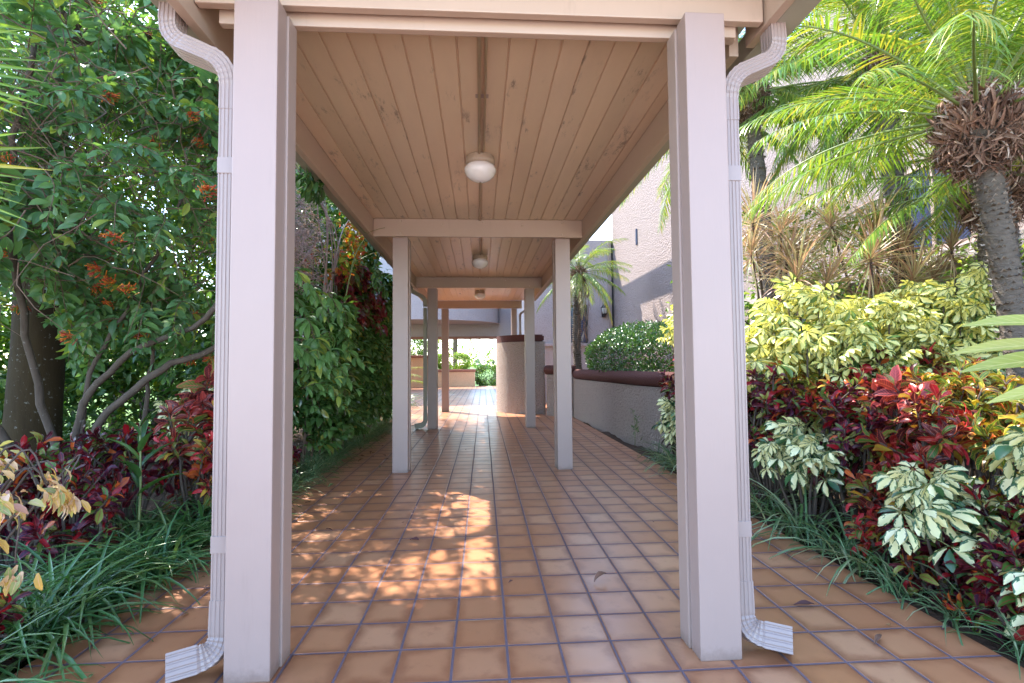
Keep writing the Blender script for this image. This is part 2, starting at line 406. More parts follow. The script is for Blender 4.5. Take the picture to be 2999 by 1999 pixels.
M['cr_yel'] = leafmat('green_yellow_croton_leaf', [(0, GR), (.30, (.09, .16, .03)), (.46, DK), (.58, RE), (.70, YE), (.82, OR), (.92, (.30, .33, .05))], mid=(.5, .42, .06), midw=.09, edge=(.45, .2, .05), rough=.33, spec=.32, trans=.2, vein=.6)
M['cr_peach'] = leafmat('faded_peach_croton_leaf', [(0, (.62, .42, .26)), (.3, (.58, .36, .10)), (.55, (.52, .45, .14)), (.75, (.66, .36, .28)), (.9, (.30, .33, .12))], mid=(.7, .4, .3), rough=.4, trans=.3)
M['cr_big'] = leafmat('large_croton_leaf', [(0, (.07, .012, .022)), (.4, (.13, .016, .02)), (.62, (.10, .14, .03)), (.85, (.30, .04, .04))], mid=(.5, .10, .08), midw=.05, edge=(.5, .08, .06), rough=.35, trans=.15, vein=.75, spec=.3)
M['schef'] = leafmat('variegated_schefflera_leaf', [(0, (.045, .12, .055)), (.5, (.06, .145, .055)), (.9, (.10, .19, .06))], varieg=((.78, .71, .33), .84, (.80, .77, .46)), rough=.3, trans=.22, val=(.85, 1.1), tint=(1.05, 1.05, .75))
M['schef_y'] = leafmat('yellow_schefflera_leaf', [(0, (.08, .16, .045)), (.5, (.12, .21, .05)), (.9, (.20, .27, .06))], varieg=((.74, .68, .20), .95, (.80, .77, .38)), rough=.3, trans=.28, val=(.85, 1.1))
M['drac'] = leafmat('tricolour_dracaena_leaf', [(0, (.36, .40, .16)), (.35, (.50, .46, .24)), (.65, (.50, .32, .20)), (.85, (.52, .50, .26))], 'LINEAR', mid=(.62, .56, .28), midw=.2, edge=(.50, .13, .13), edgew=.36, rough=.4, trans=.25, tint=(1.1, 1, .8))
M['drac_red'] = leafmat('reddish_dracaena_leaf', [(0, (.36, .34, .17)), (.35, (.46, .42, .22)), (.6, (.46, .26, .19)), (.85, (.40, .44, .20))], 'LINEAR', mid=(.56, .40, .24), midw=.16, edge=(.46, .20, .16), edgew=.38, rough=.4, trans=.25, tint=(1.1, 1, .8))
M['vine_or'] = leafmat('orange_red_creeper_leaf', [(0, (.60, .22, .03)), (.28, (.55, .10, .05)), (.5, (.36, .38, .05)), (.72, (.16, .24, .04)), (.9, (.55, .42, .06))], rough=.4, trans=.42)
M['vine_red'] = leafmat('dark_red_shrub_leaf', [(0, (.12, .012, .014)), (.4, (.20, .02, .02)), (.65, (.12, .05, .015)), (.85, (.08, .13, .03))], mid=(.3, .1, .04), rough=.35, trans=.3, tint=(1.2, .8, .7))
M['ginger'] = leafmat('yellow_striped_ginger_leaf', [(0, (.44, .43, .10)), (.5, (.36, .38, .08))], mid=(.6, .55, .2), vein=.5, rough=.35, trans=.3)
M['fall'] = leafmat('fallen_leaf_brown', [(0, (.14, .065, .04)), (.4, (.09, .03, .03)), (.65, (.22, .12, .04)), (.85, (.13, .17, .05))], rough=.7, trans=.05)
M['pinkleaf'] = leafmat('tiny_pink_dry_leaf', [(0, (.36, .24, .22)), (.5, (.26, .15, .13)), (.85, (.45, .34, .30))], rough=.6, trans=.2)

# ------------------------------------------------------------------ camera, light, sky
f_px, yaw, pitch, roll = 1171.0, .0638, .045, -.0087
r0 = Vector((math.cos(yaw), -math.sin(yaw), 0)); u0 = Vector((-math.sin(yaw) * math.sin(pitch), -math.cos(yaw) * math.sin(pitch), math.cos(pitch)))
fw = Vector((math.sin(yaw) * math.cos(pitch), math.cos(yaw) * math.cos(pitch), math.sin(pitch)))
rr = r0 * math.cos(roll) + u0 * math.sin(roll); uu = u0 * math.cos(roll) - r0 * math.sin(roll)
cam = bpy.data.objects.new('camera', bpy.data.cameras.new('camera')); COL.objects.link(cam)
mw = Matrix.Identity(4)
for i in range(3): mw[i][0], mw[i][1], mw[i][2] = rr[i], uu[i], -fw[i]
mw[0][3], mw[1][3], mw[2][3] = -.035, 0, 1.1
cam.matrix_world = mw
cam.data.sensor_width = 36; cam.data.lens = f_px / 2352 * 36; cam.data.clip_start = .05; cam.data.clip_end = 2000
S.camera = cam

W = bpy.data.worlds.new('World'); S.world = W; W.use_nodes = True; wt = W.node_tree
sky = wt.nodes.new('ShaderNodeTexSky'); sky.sky_type = 'NISHITA'; sky.sun_disc = False
el = math.asin(-SUN_D[2]); sky.sun_elevation = el; sky.sun_rotation = math.atan2(-SUN_D[0], -SUN_D[1])
sky.air_density = 1.0; sky.dust_density = .7; sky.ozone_density = 2.5
bg = wt.nodes['Background']; wt.links.new(sky.outputs[0], bg.inputs[0]); bg.inputs[1].default_value = .15
sl = bpy.data.lights.new('sun', 'SUN'); sl.energy = 2.0; sl.angle = math.radians(.5); sl.color = (1, .93, .82)
so = bpy.data.objects.new('sun', sl); COL.objects.link(so); so.rotation_euler = Vector(SUN_D).to_track_quat('-Z', 'Y').to_euler(); so.location = (-5, 6, 12)
vs = S.view_settings; vs.view_transform = 'Standard'; vs.look = 'None'; vs.gamma = 1; vs.use_curve_mapping = False; vs.exposure = 3.08
S.render.engine = 'CYCLES'; c = S.cycles
c.use_denoising = True; c.max_bounces = 10; c.diffuse_bounces = 6; c.glossy_bounces = 4; c.transmission_bounces = 6; c.sample_clamp_indirect = 8.0
#@@SETTING
# ------------------------------------------------------------------ setting: ground, paving
def sheet(name, poly, z, mat, thick=.03):
    s = Sol(); s.prism(poly, z - thick, z); o = s.done(name, mat); return tag(o, kind='structure')
sheet('ground', [(-400, -400), (400, -400), (400, 400), (-400, 400)], -.14, M['lawn'], .3)
sheet('bounce_pavement', [(-30, -40), (30, -40), (30, -1.3), (-30, -1.3)], -.02, plain('bounce_concrete', (.62, .55, .48), .8, .1, 2, .3, 60))  # unseen pale ground added behind the camera to bounce sunlight forward
# planting beds: uneven mulch
def bed(name, x0, x1, y0, y1, z):
    nx, ny = max(6, int((x1 - x0) / .12)), max(6, int((y1 - y0) / .12))
    X, Y = np.meshgrid(np.linspace(x0, x1, nx), np.linspace(y0, y1, ny), indexing='ij')
    Z = z + .03 * np.sin(X * 5.1 + 1) * np.cos(Y * 4.3) + rng.random(X.shape) * .025
    V = np.stack([X, Y, Z], -1).reshape(-1, 3); F = [(i * ny + j, (i + 1) * ny + j, (i + 1) * ny + j + 1, i * ny + j + 1) for i in range(nx - 1) for j in range(ny - 1)]
    o = part(name, Geo(V, F), M['soil']); return tag(o, kind='structure')
bed('planting_bed_ground', -6.5, -1.74, -1.25, 11.2, -.03)
bed('planting_bed_ground', 1.88, 7.5, -1.25, 11.3, -.045)
path = Sol(); path.prism([(-1.72, -1.29), (1.90, -1.29), (1.90, 11.2), (4.0, 11.2), (4.0, 22), (6, 26.2), (-8, 27.2), (-8, 15.2), (-3.2, 11.3), (-1.72, 10.2)], -.2, 0)
tag(path.done('path', M['tile']), kind='structure')

# ------------------------------------------------------------------ covered walkway
walk = thing('covered_walkway', 'beige painted covered walkway with boarded ceiling on square posts over the tiled path', 'walkway', (0, 1.9, 0))
YP = [1.88, 5.32, 8.86, 12.12]
ZB, ZT = 2.435, 2.62
def post(sx, y, front=False, z0=0.0, xo=.93, xi=.772):
    s = Sol(); zt = 2.468 if front else ZB - .002
    a, b = sorted((sx * xi, sx * xo))
    d = .085
    s.box(a, b, y, y + d, z0, zt, .005)
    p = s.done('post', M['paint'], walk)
    t = Sol(); ti = xi - .008
    a, b = sorted((sx * ti, sx * (xo - .004)))
    t.box(a, b, y + d + .003, y + d + .09, z0, (2.458 if front else ZB - .003), .004)
    t.done('backing_board', M['trim'], p)
    return p
for i, y in enumerate(YP):
    for sx in (-1, 1):
        if i == 3 and sx == 1: post(sx, y, z0=1.768, xo=.86, xi=.74)
        else: post(sx, y, i == 0)
XL, XR = -1.125, 1.06      # inner faces of the side beams
Y0, Y1 = 2.02, 12.35
# front fascia and second header
s = Sol(); s.box(-1.12, 1.14, 1.968, 2.006, 2.500, 2.745, .005); s.done('front_fascia', M['beam'], walk)
s = Sol(); s.box(-1.06, 1.055, 2.032, 2.068, 2.462, 2.68, .005); s.done('front_header', M['beam'], walk)
def bolts(pts, y, parent):
    for x, z in pts:
        b = Sol(); n = 10
        R = [[(x + r * math.cos(2 * PI * k / n), y - dy, z + r * math.sin(2 * PI * k / n)) for k in range(n)] for r, dy in ((.0115, -.001), (.0115, .003), (.007, .007))]
        b.loft(R); b.done('bolt', M['bolt'], parent)
for i, y in enumerate(YP[1:]):
    s = Sol(); xr = XR - .002 if i < 2 else .98
    s.box(XL + .002, xr, y - .004 - .036, y - .004, ZB, ZT - .002, .004)
    cb = s.done('cross_beam', M['beam'], walk)
    s = Sol(); s.box(XL + .004, xr - .004, y + .002, y + .05, ZB + .012, ZT - .003, .003); s.done('backing_board', M['beam'], cb)
    if i < 2: bolts([(-.84, ZT - .03), (-.84, ZB + .03), (-.42, ZT - .06), (.01, ZT - .028), (.42, ZT - .06), (.84, ZT - .03), (.84, ZB + .03)], y - .040, cb)
s = Sol(); s.box(XL - .042, XL, 1.50, Y1, ZB, 2.70, .004); s.done('side_beam', M['beam'], walk)
s = Sol(); s.box(XR, XR + .042, 2.10, Y1 - 1.2, ZB, 2.70, .004); s.done('side_beam', M['beam'], walk)
s = Sol(); s.box(1.150, 1.188, 1.35, 2.13, 2.492, 2.76, .004); s.done('eave_board', M['beam'], walk)
# right end blocking seen under the fascia
s = Sol(); s.box(.99, 1.045, 2.012, 2.03, 2.46, 2.62, .003); s.done('corner_block', M['beam'], walk)
def gutter(x0, x1, y0, y1, z0):
    s = Sol(); t = .006
    s.box(x0, x1, y0, y1, z0, z0 + t, .002); s.box(x0, x0 + t, y0, y1, z0 + t, z0 + .11, .0015); s.box(x1 - t, x1, y0, y1, z0 + t, z0 + .13, .0015)
    s.box(x0 + t, x1 - t, y0, y0 + t, z0 + t, z0 + .10, .0015); s.box(x0 + t, x1 - t, y1 - t, y1, z0 + t, z0 + .10, .0015)
    return s.done('gutter', M['gutter'], walk)
gutter(XL - .150, XL - .046, 1.36, Y1, 2.492)
gutter(1.192, 1.296, 1.36, 2.6, 2.498)
gutter(XR + .046, XR + .150, 2.62, Y1 - 1.2, 2.498)
# ceiling boards with V grooves, one bay after the other
def ceiling(y0, y1):
    pitch = .1245; prof = []; x = XL + .003; xe = XR - .003
    edges = [e for e in np.arange(-.0095 - 12 * pitch, 1.4, pitch) if x + .02 < e < xe - .02]
    prof.append((x, ZT))
    for e in edges: prof += [(e - .006, ZT), (e - .003, ZT + .008), (e + .003, ZT + .008), (e + .006, ZT)]
    prof.append((xe, ZT))
    s = Sol(); s.prism(prof + [(xe, ZT + .03), (x, ZT + .03)], y0, y1, 'y')
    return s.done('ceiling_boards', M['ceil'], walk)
def ceil_mat():
    t = NT('painted_ceiling_boards'); co = t.coord('Object'); sx = t.n('ShaderNodeSeparateXYZ'); t.l(co, sx.inputs[0])
    pitch = .1245; bi = t.math('FLOOR', t.math('DIVIDE', t.math('ADD', sx.outputs[0], .0095 + 12 * pitch), pitch))
    wn = t.n('ShaderNodeTexWhiteNoise', noise_dimensions='1D'); t.l(bi, wn.inputs['W'])
    off = t.n('ShaderNodeVectorMath', operation='MULTIPLY_ADD'); t.l(wn.outputs['Color'], off.inputs[0]); off.inputs[1].default_value = (9, 9, 9); t.l(co, off.inputs[2])
    mp = t.n('ShaderNodeMapping'); mp.inputs['Scale'].default_value = (1, .22, 1); t.l(off.outputs[0], mp.inputs[0])
    n1 = t.noise(5, 5, .65, mp.outputs[0]); st = t.noise(15, 6, .8, mp.outputs[0]); mk = t.noise(1.7, 3, .5, off.outputs[0])
    CP_LIFT = (.66, .485, .335); base = t.mix(wn.outputs['Value'], tuple(x * .93 for x in CP_LIFT), tuple(x * 1.05 for x in CP_LIFT))  # board tone lightened to stand in for missing bounce light under the roof
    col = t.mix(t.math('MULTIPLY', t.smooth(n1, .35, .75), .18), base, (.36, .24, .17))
    d = t.math('MULTIPLY', t.smooth(st, .53, .66), t.smooth(mk, .50, .60))
    col = t.mix(t.math('MULTIPLY', d, .75), col, (.13, .085, .065))
    gr = t.noise(75, 3, .6, mp.outputs[0])
    return t.end(t.bsdf(col, .33, t.bump(t.math('ADD', gr, t.math('MULTIPLY', n1, 2)), .18, .004)))
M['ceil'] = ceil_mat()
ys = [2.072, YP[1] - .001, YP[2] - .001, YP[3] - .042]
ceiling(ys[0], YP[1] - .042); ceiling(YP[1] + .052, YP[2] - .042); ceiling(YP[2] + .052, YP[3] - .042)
s = Sol(); s.box(-1.29, 1.30, 1.3, 10.95, 2.772, 2.84, .004); s.box(-1.29, .95, 10.95, 12.5, 2.772, 2.84, .004); s.done('roof', M['gutter'], walk)
# conduit along the ceiling between lamps
def conduit(y0, y1):
    g = merge([tube([(-.028, y0, ZT - .010), (-.028, y1, ZT - .010)], .0095, 8), tube([(.004, y0, ZT - .007), (.004, y1, ZT - .007)], .0065, 8)])
    s = Sol(); s.box(-.050, .024, (y0 + y1) / 2 - .02, (y0 + y1) / 2 + .02, ZT - .002, ZT - .0005, .0005)
    p = part('conduit', g, M['conduit'], walk, True); s.done('clip', M['trim'], p)
LY = [3.68, 7.06, 10.45]
conduit(2.075, LY[0] - .105); conduit(YP[1] + .053, LY[1] - .105); conduit(YP[2] + .053, LY[2] - .105)
for a, b in ((LY[0], YP[1] - .043), (LY[1], YP[2] - .043), (LY[2], YP[3] - .043)):
    part('conduit', tube([(-.022, a + .105, ZT - .010), (-.022, b, ZT - .010)], .0105, 8), M['conduit'], walk, True)

# downspouts: corrugated rectangular pipe swept along a path
def rect_profile(w, d):
    P = []; 
    def side(n, f):
        for k in range(n): P.append(f(k / n))
    fl = lambda t: -.0026 * (1 if abs((t * 3.999) % 1 - .5) < .16 and .06 < t < .94 else 0)
    N = 25
    for k in range(N): t = k / N; P.append((-w / 2 + w * t, -d / 2 - fl(t)))
    for k in range(N): t = k / N; P.append((w / 2 + fl(t), -d / 2 + d * t))
    for k in range(N): t = k / N; P.append((w / 2 - w * t, d / 2 + fl(t)))
    for k in range(N): t = k / N; P.append((-w / 2 - fl(t), d / 2 - d * t))
    return P
def arc_path(ctrl, rad, n=9):
    pts = []; c = [Vector(p) for p in ctrl]
    pts.append((c[0], 0))
    for a, b, d in zip(c[:-2], c[1:-1], c[2:]):
        u, v = (a - b).normalized(), (d - b).normalized(); ang = u.angle(v); t = min(rad / math.tan(ang / 2), .48 * (a - b).length, .48 * (d - b).length)
        p, q = b + u * t, b + v * t
        for k in range(n):
            w = k / (n - 1); pts.append((p * (1 - w) ** 2 + b * 2 * w * (1 - w) + q * w ** 2, 1))
    pts.append((c[-1], 0)); return pts
def sweep(ctrl, rad, w, d, n=10, crimp=.03, flare=0.0):
    pts = arc_path(ctrl, rad, n); pr = rect_profile(w, d); rings = []; N = Vector((0, 1, 0)); k = 0
    for i, (p, e) in enumerate(pts):
        a = pts[max(0, i - 1)][0]; b = pts[min(len(pts) - 1, i + 1)][0]; T = (b - a).normalized()
        N = (N - T * N.dot(T)).normalized(); B = N.cross(T); sc = 1.0
        sc = 1 + flare * i / (len(pts) - 1)
        if e: k += 1; sc *= 1 + crimp * (1 if k % 2 else -1)
        rings.append([p + B * (x * sc) + N * (y * sc) for x, y in pr])
    return rings
def downspout(ctrl_top, x, y, kick, label, straps, w=.058, d=.078, zb=.26, ztop=2.10, mat='metal_paint'):
    s = Sol(); s.loft(sweep([(x, y, ztop), (x, y, zb)], .05, w, d), smooth=False)
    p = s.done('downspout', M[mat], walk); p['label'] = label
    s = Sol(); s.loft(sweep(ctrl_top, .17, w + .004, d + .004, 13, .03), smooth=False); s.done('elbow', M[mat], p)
    s = Sol(); s.loft(sweep(kick, .11, w + .005, d + .005, 15, .035, .42), smooth=False); s.done('outlet', M[mat], p)
    for z in straps:
        q = Sol(); q.box(x - w / 2 - .002, x + w / 2 + .002, y - d / 2 - .003, y + d / 2 + .003, z, z + .06, .001); q.done('strap', M[mat], p)
    return p
xs_ = .93 + .036
for sg, lab in ((-1, 'ribbed downspout on the left front post, kicking out onto the tiles'), (1, 'ribbed downspout on the right front post, kicking out onto the tiles')):
    x = sg * xs_; y = 1.955
    xt = sg * (1.20 if sg > 0 else 1.215)
    downspout([(xt, y + .05, 2.51), (xt, y + .04, 2.355), (x, y, 2.235), (x, y, 2.06)], x, y,
              [(x, y, .27), (x, y, .070), (x + sg * .150, y - .085, .066)], lab, (1.815, .435))
downspout([(-1.225, 8.93, 2.50), (-1.225, 8.93, 2.40), (-.975, 8.92, 2.27), (-.975, 8.92, 2.12)], -.975, 8.92, [(-.975, 8.92, .28), (-.975, 8.92, .08), (-1.15, 8.90, .045)], 'grey green downspout on the third left post', (1.75, .5), .062, .062, mat='gutter')
downspout([(1.16, 12.0, 2.51), (1.16, 12.0, 2.44), (.93, 12.02, 2.30), (.93, 12.02, 2.2)], .93, 12.02, [(.93, 12.02, 1.86), (.93, 12.02, 1.79), (.94, 12.02, 1.775)], 'short downspout above the tall curved wall', (), .05, .05, 1.85, 2.2, 'paint')

# ceiling lamps
lamp_labels = ['mushroom shaped white glass ceiling lamp nearest the open front of the walkway', 'white glass ceiling lamp in the middle bay between the two bolted cross beams', 'small looking white glass ceiling lamp in the last bay beside the building']
for i, (ly, lb) in enumerate(zip(LY, lamp_labels)):
    t = thing('ceiling_lamp', lb, 'lamp', (-.022, ly, ZT), 0, 'glass lamps along the walkway ceiling')
    s = Sol(); s.lathe([(.001, -.001), (.100, -.001), (.104, -.006), (.100, -.018), (.106, -.028), (.106, -.052), (.097, -.060), (.001, -.060)]); s.done('lamp_base', M['conduit'], t, False)
    s = Sol(); s.lathe([(.088, -.0595), (.100, -.066), (.112, -.082), (.1155, -.100), (.111, -.120), (.097, -.143), (.075, -.163), (.045, -.178), (.020, -.184), (.001, -.185)]); s.done('globe', M['globe'], t, False)
    s = Sol(); s.lathe([(.001, -.1855), (.008, -.186), (.008, -.190), (.001, -.192)], n=14); s.done('finial', M['metal_paint'], t, False)

# ------------------------------------------------------------------ planters and curved wall, right side
def strip_wall(name, pts, th, z0, z1, mat, parent):
    """wall following a plan polyline, thickness to the +normal side"""
    p = np.asarray(pts, float); T = nrm(np.gradient(p, axis=0)); Nn = np.stack([T[:, 1], -T[:, 0]], 1)
    q = p + Nn * th; poly = [tuple(a) for a in p] + [tuple(a) for a in q[::-1]]
    s = Sol(); s.prism(poly, z0, z1, 'z', 0, .012); return s.done(name, mat, parent)
def roll_cap(name, pts, off, r, z, mat, parent, flat=1.0):
    p = np.asarray(pts, float); T = nrm(np.gradient(p, axis=0)); Nn = np.stack([T[:, 1], -T[:, 0]], 1); c = p + Nn * off
    rings = []; n = 20
    for q, nn in zip(c, Nn): rings.append([(q[0] + nn[0] * r * 1.25 * math.cos(2 * PI * k / n), q[1] + nn[1] * r * 1.25 * math.cos(2 * PI * k / n), z + r * flat * math.sin(2 * PI * k / n)) for k in range(n)])
    s = Sol(); s.loft(rings); return s.done(name, mat, parent)
pw = thing('planter_wall', 'long low stucco planter wall with rolled maroon cap beside the right edge of the path', 'planter', (2.1, 8.2, 0))
pl = curve_pts([(1.905, 10.52), (1.955, 9.4), (2.04, 8.2), (2.10, 7.2), (2.22, 6.4), (2.55, 5.95), (3.1, 5.8)], 26)[::-1]
strip_wall('wall', pl, .22, -.05, .79, M['stucco'], pw)
roll_cap('cap', pl, .11, .105, .885, M['cap'], pw)
bk = thing('low_wall', 'short low stucco wall with maroon roll cap between planter and tall curved wall', 'wall', (1.65, 10.8, 0))
lw = [(1.40, 11.35), (1.55, 10.95), (1.72, 10.72), (1.90, 10.60)]
lw = curve_pts(lw, 10)[::-1]
strip_wall('wall', [(1.925, 10.63), (1.66, 10.70), (1.395, 10.95)], .2, -.05, .875, M['stucco'], bk)
roll_cap('cap', [(1.98, 10.63), (1.66, 10.70), (1.36, 10.97)], .1, .10, .975, M['cap'], bk)
tw = thing('curved_wall', 'tall drum-like curved stucco wall with flat maroon cap at the end of the walkway', 'wall', (1.25, 12.4, 0))
def plan_d(r): return [(1.26 + r * math.cos(a), 12.25 + r * 1.12 * math.sin(a)) for a in np.linspace(PI * .93, PI * 1.42, 22)]
cc = plan_d(.90); poly = cc + [(1.42, 11.28), (1.42, 13.1), (.40, 13.1)]
s = Sol(); s.prism(poly, -.05, 1.605, 'z', 0, .012); s.done('wall', M['stucco'], tw)
cc = plan_d(.885); poly = cc + [(1.405, 11.30), (1.405, 13.08), (.43, 13.08)]
s = Sol(); s.prism(poly, 1.607, 1.765, 'z', 0, .03); s.done('cap', M['cap'], tw)

# ------------------------------------------------------------------ building on the right and far end
bd = thing('stucco_building', 'pink beige stucco building with sunlit side wall behind the palms and planter', 'building', (4.2, 14, 0))
s = Sol(); s.box(3.90, 4.30, 9.75, 14.72, -.05, 7.2, .015); s.done('side_wall', M['stucco_wall'], bd)
s = Sol(); s.box(1.44, 4.30, 14.724, 15.0, -.05, 4.75, .015); s.done('front_wall', M['stucco_far'], bd)
s = Sol(); s.box(1.44, 3.88, 14.64, 14.722, 1.62, 1.70, .008); s.done('wall_ledge', M['stucco_far'], bd)
w = Sol(); w.box(2.50, 3.05, 14.66, 14.721, 1.72, 2.75, .004); w = w.done('window', M['window'], bd)
f = Sol(); f.box(2.44, 2.498, 14.64, 14.722, 1.705, 2.82, .004); f.box(3.052, 3.11, 14.64, 14.722, 1.705, 2.82, .004); f.box(2.5, 3.05, 14.64, 14.722, 2.752, 2.82, .004); f.done('frame', M['black'], w)
dp = Sol(); dp.box(3.735, 3.835, 14.62, 14.72, .0, 4.7, .008); dp.done('downpipe', M['metal_paint'], bd)
dj = Sol(); dj.box(3.855, 3.885, 14.66, 14.722, .0, 4.7, .004); dj.done('joint_strip', M['black'], bd)
s = Sol(); s.box(3.872, 3.902, 12.32, 12.40, 4.05, 4.45, .004); s.done('wall_slot', M['window'], bd)
s = Sol(); s.box(2.1, 2.3, 11.4, 16.5, 5.95, 6.27, .01); s.done('overhead_beam', M['stucco'], bd)
s = Sol(); s.box(2.0, 2.4, 16.5, 16.9, 0, 6.3, .01); s.done('beam_pier', M['stucco'], bd)
# set-back wing with windows behind the palms
s = Sol(); s.box(7.6, 8.0, -2.0, 14.7, -.05, 9.0, .015); s.done('wing_wall', M['stucco_wall'], bd)
s = Sol(); s.box(7.0, 7.6, 5.5, 13.9, 2.58, 2.80, .015); s.done('window_ledge', M['stucco_far'], bd)
for y0, z0, y1, z1 in ((7.3, 3.0, 8.6, 4.4), (6.4, 6.1, 8.6, 7.3), (3.2, 6.1, 5.4, 7.3)):
    w = Sol(); w.box(7.56, 7.602, y0, y1, z0, z1, .003); w = w.done('window', M['window'], bd)
    f = Sol()
    for a, b_, c_, d_ in ((y0 - .08, y0, z0 - .08, z1 + .08), (y1, y1 + .08, z0 - .08, z1 + .08), (y0, y1, z1, z1 + .08), (y0, y1, z0 - .08, z0), ((y0 + y1) / 2 - .03, (y0 + y1) / 2 + .03, z0, z1)):
        f.box(7.53, 7.598, a, b_, c_, d_, .003)
    f.done('frame', M['trim'], w)
fb = thing('passage_building', 'mauve stucco building with curved balcony and open passage at the far end of the path', 'building', (0, 22, 0))
s = Sol(); s.box(-9, 1.435, 22.0, 22.4, 2.32, 13.0, .015); s.done('upper_wall', M['stucco_far'], fb)  # height out of view stretched to shade the floor before the passage
s = Sol(); s.box(-9, 1.435, 21.97, 22.4, 2.22, 2.318, .01); s.done('lintel', M['cap_far'], fb)
s = Sol(); s.box(1.44, 1.9, 15.0, 22.4, -.05, 7.0, .015); s.done('end_wall', M['stucco_far'], fb)
s = Sol(); s.box(-9, 1.43, 22.404, 25.2, 2.5, 2.7, .015); s.done('passage_ceiling', M['stucco_far'], fb)
s = Sol(); s.box(-9, -4.2, 22.0, 25, -.05, 2.21, .015); s.done('passage_wall', M['stucco_peach'], fb)
arc = [(-2.9 + 3.75 * math.cos(a), 22.0 + 2.6 * math.sin(a)) for a in np.linspace(-.12, -PI + .12, 40)]
arc = [(.82, 21.99)] + [(.82, 21.3)] + [p for p in arc if p[0] < .80] + [(-6.6, 21.99)]
s = Sol(); s.prism(arc, 2.84, 3.95, 'z', 0, .01); s.done('balcony', M['stucco_far'], fb)
# iron lantern on the front wall
ln = thing('wall_lantern', 'small black iron lantern on the shaded stucco wall beside the downpipe', 'lantern', (3.60, 14.62, 2.62))
s = Sol(); s.box(-.05, .05, .06, .10, -.16, .14, .006); s.loft([[(r * math.cos(2 * PI * k / 8), .06 - y_ + r * 0, z_ + r * math.sin(2 * PI * k / 8)) for k in range(8)] for y_, z_, r in ((0, -.10, .018), (.06, -.15, .018), (.13, -.12, .018), (.15, -.06, .018))]); s.done('bracket', M['black'], ln, False)
s = Sol(); s.lathe([(.001, .24), (.012, .235), (.016, .21), (.05, .18), (.115, .11), (.118, .095), (.001, .094)], (0, -.09, 0), 6); s.done('cap', M['black'], ln, False)
s = Sol(); s.lathe([(.098, .093), (.068, -.07), (.001, -.07)], (0, -.09, 0), 6); s.done('glass', M['lglass'], ln, False)
s = Sol()
for k in range(6):
    a = 2 * PI * k / 6; s.loft([[(rr_ * math.cos(a) + .007 * math.cos(q), -.09 + rr_ * math.sin(a) + .007 * math.sin(q), z) for q in (0, PI / 2, PI, 3 * PI / 2)] for rr_, z in ((.102, .094), (.072, -.075))], smooth=False)
s.lathe([(.001, -.071), (.08, -.071), (.075, -.09), (.03, -.12), (.012, -.17), (.001, -.18)], (0, -.09, 0), 6); s.done('cage', M['black'], ln, False)
# far planters
def far_planter(x0, x1, y0, y1, h, label):
    t = thing('planter_box', label, 'planter', ((x0 + x1) / 2, (y0 + y1) / 2, 0))
    s = Sol(); s.box(x0, x1, y0, y1, -.05, h - .14, .02); s.done('wall', M['stucco_peach'], t)
    s = Sol(); s.box(x0 - .05, x1 + .05, y0 - .05, y1 + .05, h - .139, h, .05); s.done('cap', M['cap_far'], t)
far_planter(-2.35, -.28, 26.1, 27.6, .88, 'peach stucco planter box with terracotta cap at the end of the path')
far_planter(-6.5, -2.45, 25.6, 27.0, 1.60, 'taller peach stucco planter box left of the low one beyond the passage')
#@@PLANTS
# ------------------------------------------------------------------ plant building blocks
UP = np.array([0, 0, 1.0])
def rnds(n): return rng.random((n, 3))

def make_spray(L=.46, nodes=6, per=3, leafL=.105, leafW=.042, flower=False, droop=.35, prof='ellip', bend=.7, young=True):
    tp = curve_pts([(0, 0, 0), (.02 * rng.normal(), L * .5, .03), (.03 * rng.normal(), L, -L * droop * .5)], 9)
    gs = [tube(tp, np.linspace(.0042, .0016, 9), 5, mat=1)]
    lv = [leaf(1, leafW / leafL, 4, prof, .15, bend, .22, tw, .04) for tw in (-.35, 0, .35)]
    for i in range(nodes):
        u = .22 + .78 * (i + .3 * rng.random()) / nodes; c = tp[min(8, int(u * 8))]
        for k in range(per):
            a = 2 * PI * (k / per) + i * 1.05 + .4 * rng.normal()
            d = nrm(np.array([math.cos(a), .45 + .25 * rng.random(), .55 * math.sin(a) - .32]))
            K = leafL * (.7 + .55 * rng.random()) * (1.0 if u < .85 else .75)
            gs.append(inst(lv[rng.integers(3)].tr(t=(0, .08, 0)), [c], frames(d[None], UP + .35 * rng.normal(size=3)), K, rnds(1)))
    tip = tp[-1]
    for k in range(4 if young else 2):
        a = 2 * PI * k / 4 + rng.random(); d = nrm(np.array([.6 * math.cos(a), 1, .5 * math.sin(a) - .1]))
        gs.append(inst(lv[1], [tip], frames(d[None], UP + .3 * rng.normal(size=3)), leafL * (.45 + .3 * rng.random()), rnds(1)))
    if flower:
        for k in range(42):
            d = nrm(np.array([rng.normal() * .8, .8 + .3 * rng.normal(), .5 + .6 * rng.normal()])); p = tip + d * .012 + rng.normal(size=3) * .014
            g = tube([p, p + d * .018, p + d * .038], [.0013, .0024, .0036], 5, mat=2); g.rnd[:] = rng.random(3); gs.append(g)
    return merge(gs)

def ellipsoid_shell(n, c, r, lo=.62, pole=-.4):
    d = unit(int(n * 1.8)); d = d[d[:, 2] > pole][:n]; q = lo + (1 - lo) * rng.random(len(d)) ** .6
    P = np.asarray(c) + d * np.asarray(r) * q[:, None]
    return P, nrm(d / np.asarray(r))

def place(templates, P, Y, K=(.8, 1.2), z=UP, zj=.25):
    gs = []; ix = rng.integers(len(templates), size=len(P))
    for i, t in enumerate(templates):
        s = ix == i; n = int(s.sum())
        if not n: continue
        R = frames(Y[s], z + zj * rng.normal(size=(n, 3)))
        gs.append(inst(t, P[s], R, rng.uniform(*K, n), None, rnds(n) * np.array([1, 1, 1])))
    return merge(gs) if gs else None

